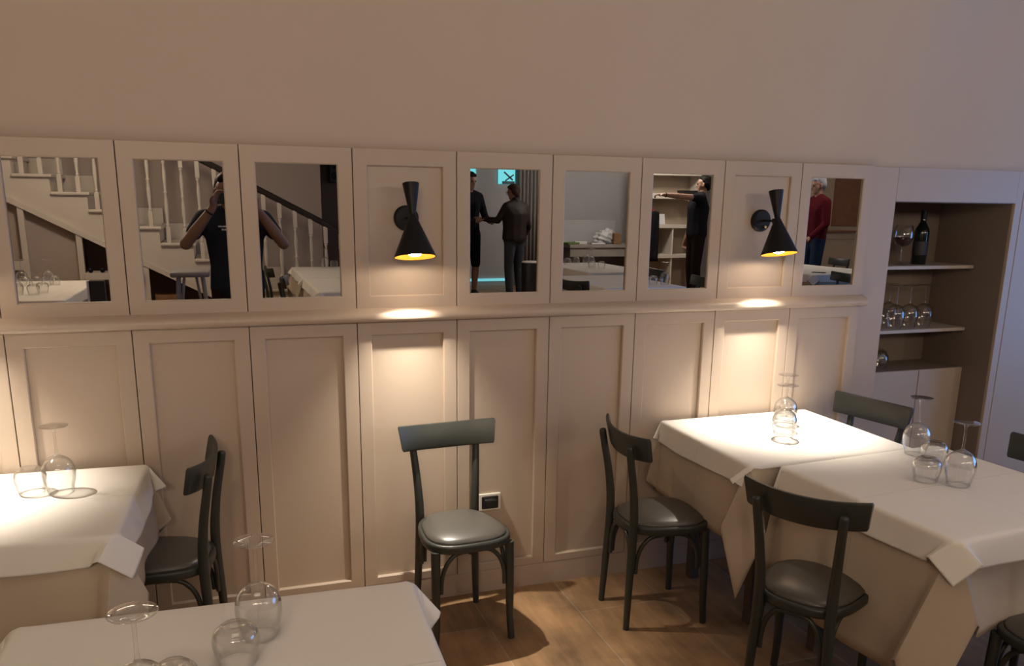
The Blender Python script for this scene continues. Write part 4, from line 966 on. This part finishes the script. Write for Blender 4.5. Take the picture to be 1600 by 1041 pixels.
# shorter man in a leather jacket and glasses, reaching towards him
p2, V2 = person('person', 'person in a dark leather jacket and glasses reaching out towards the taller one', (5.15, -9.40, ZP), -0.38,
    pose(elR=(-0.29, -0.06, 1.22), wrR=(-0.40, -0.30, 1.24), hdR=(-0.8, -0.6, 0.0), hnR=(0.5, -0.6, -0.3), head=(0, -0.04, 1.64), face=(-0.3, -1, -0.12), elL=(0.27, 0.02, 1.13), wrL=(0.26, -0.10, 0.92)),
    dict(top=M['leather'], legs=M['jeans'], hair=M['brownhair'], sleeve=1.3, collar=True, girth=1.4), 1.02)
c = V2['head']; f = Vector((-0.3, -1, -0.12)).normalized(); sd = f.cross(Vector((0, 0, 1))).normalized(); up = sd.cross(f)
bm = bmesh.new()
for s_ in (-1, 1):
    R = Matrix((sd, up, f)).transposed().to_4x4(); torus(bm, 0.022, 0.0025, Matrix.Translation(c + f*0.101 + sd*s_*0.032 + up*0.008) @ R)
    a = c + f*0.098 + sd*s_*0.056 + up*0.010; b = c - f*0.01 + sd*s_*0.090 + up*0.014; tube(bm, [(*a, 0.0025), (*b, 0.0025)], 6)
obj('spectacles', bm, M['lens'], p2)
# man pointing left
p3, V3 = person('person', 'person in a black t-shirt with one arm stretched out, reflected left of the farther lamp', (7.93, -8.55, ZP), -1.42,
    pose(head=(0, 0.07, 1.635), neck=(0, 0.04, 1.50), elR=(-0.26, -0.33, 1.47), wrR=(-0.28, -0.62, 1.49), hdR=(0.05, -1, 0.02), hnR=(0.0, -0.1, -1), curlR=1.0, shR=(-0.19, -0.03, 1.45), face=(0.6, -1, 0.05)),
    dict(top=M['tee'], legs=M['darktrousers'], hair=M['hair'], sleeve=0.45, girth=1.25, bald=True), 1.12)
wr, el = V3['wrR'], V3['elR']; dd = (wr-el).normalized()
bm = bmesh.new(); q = dd.to_track_quat('Z', 'Y').to_matrix().to_4x4(); torus(bm, 0.033, 0.007, Matrix.Translation(wr - dd*0.03) @ q); obj('watch', bm, M['black'], p3, smooth=True)
# man in maroon
p4, V4 = person('person', 'grey-haired person in a maroon jumper at a table in the rightmost mirror', (9.34, -7.45, ZP), -1.45,
    pose(elL=(0.24, -0.02, 1.15), wrL=(0.20, -0.22, 0.95), hdL=(0, -0.9, -0.35), hnL=(0, -0.3, -1), elR=(-0.24, 0.0, 1.15), wrR=(-0.2, -0.2, 0.96), hdR=(0, -0.9, -0.3), hnR=(0, -0.3, -1), face=(0.1, -1, -0.1)),
    dict(top=M['maroon'], legs=M['bluejeans'], hair=M['greyhair'], sleeve=1.3, girth=1.2), 1.11)
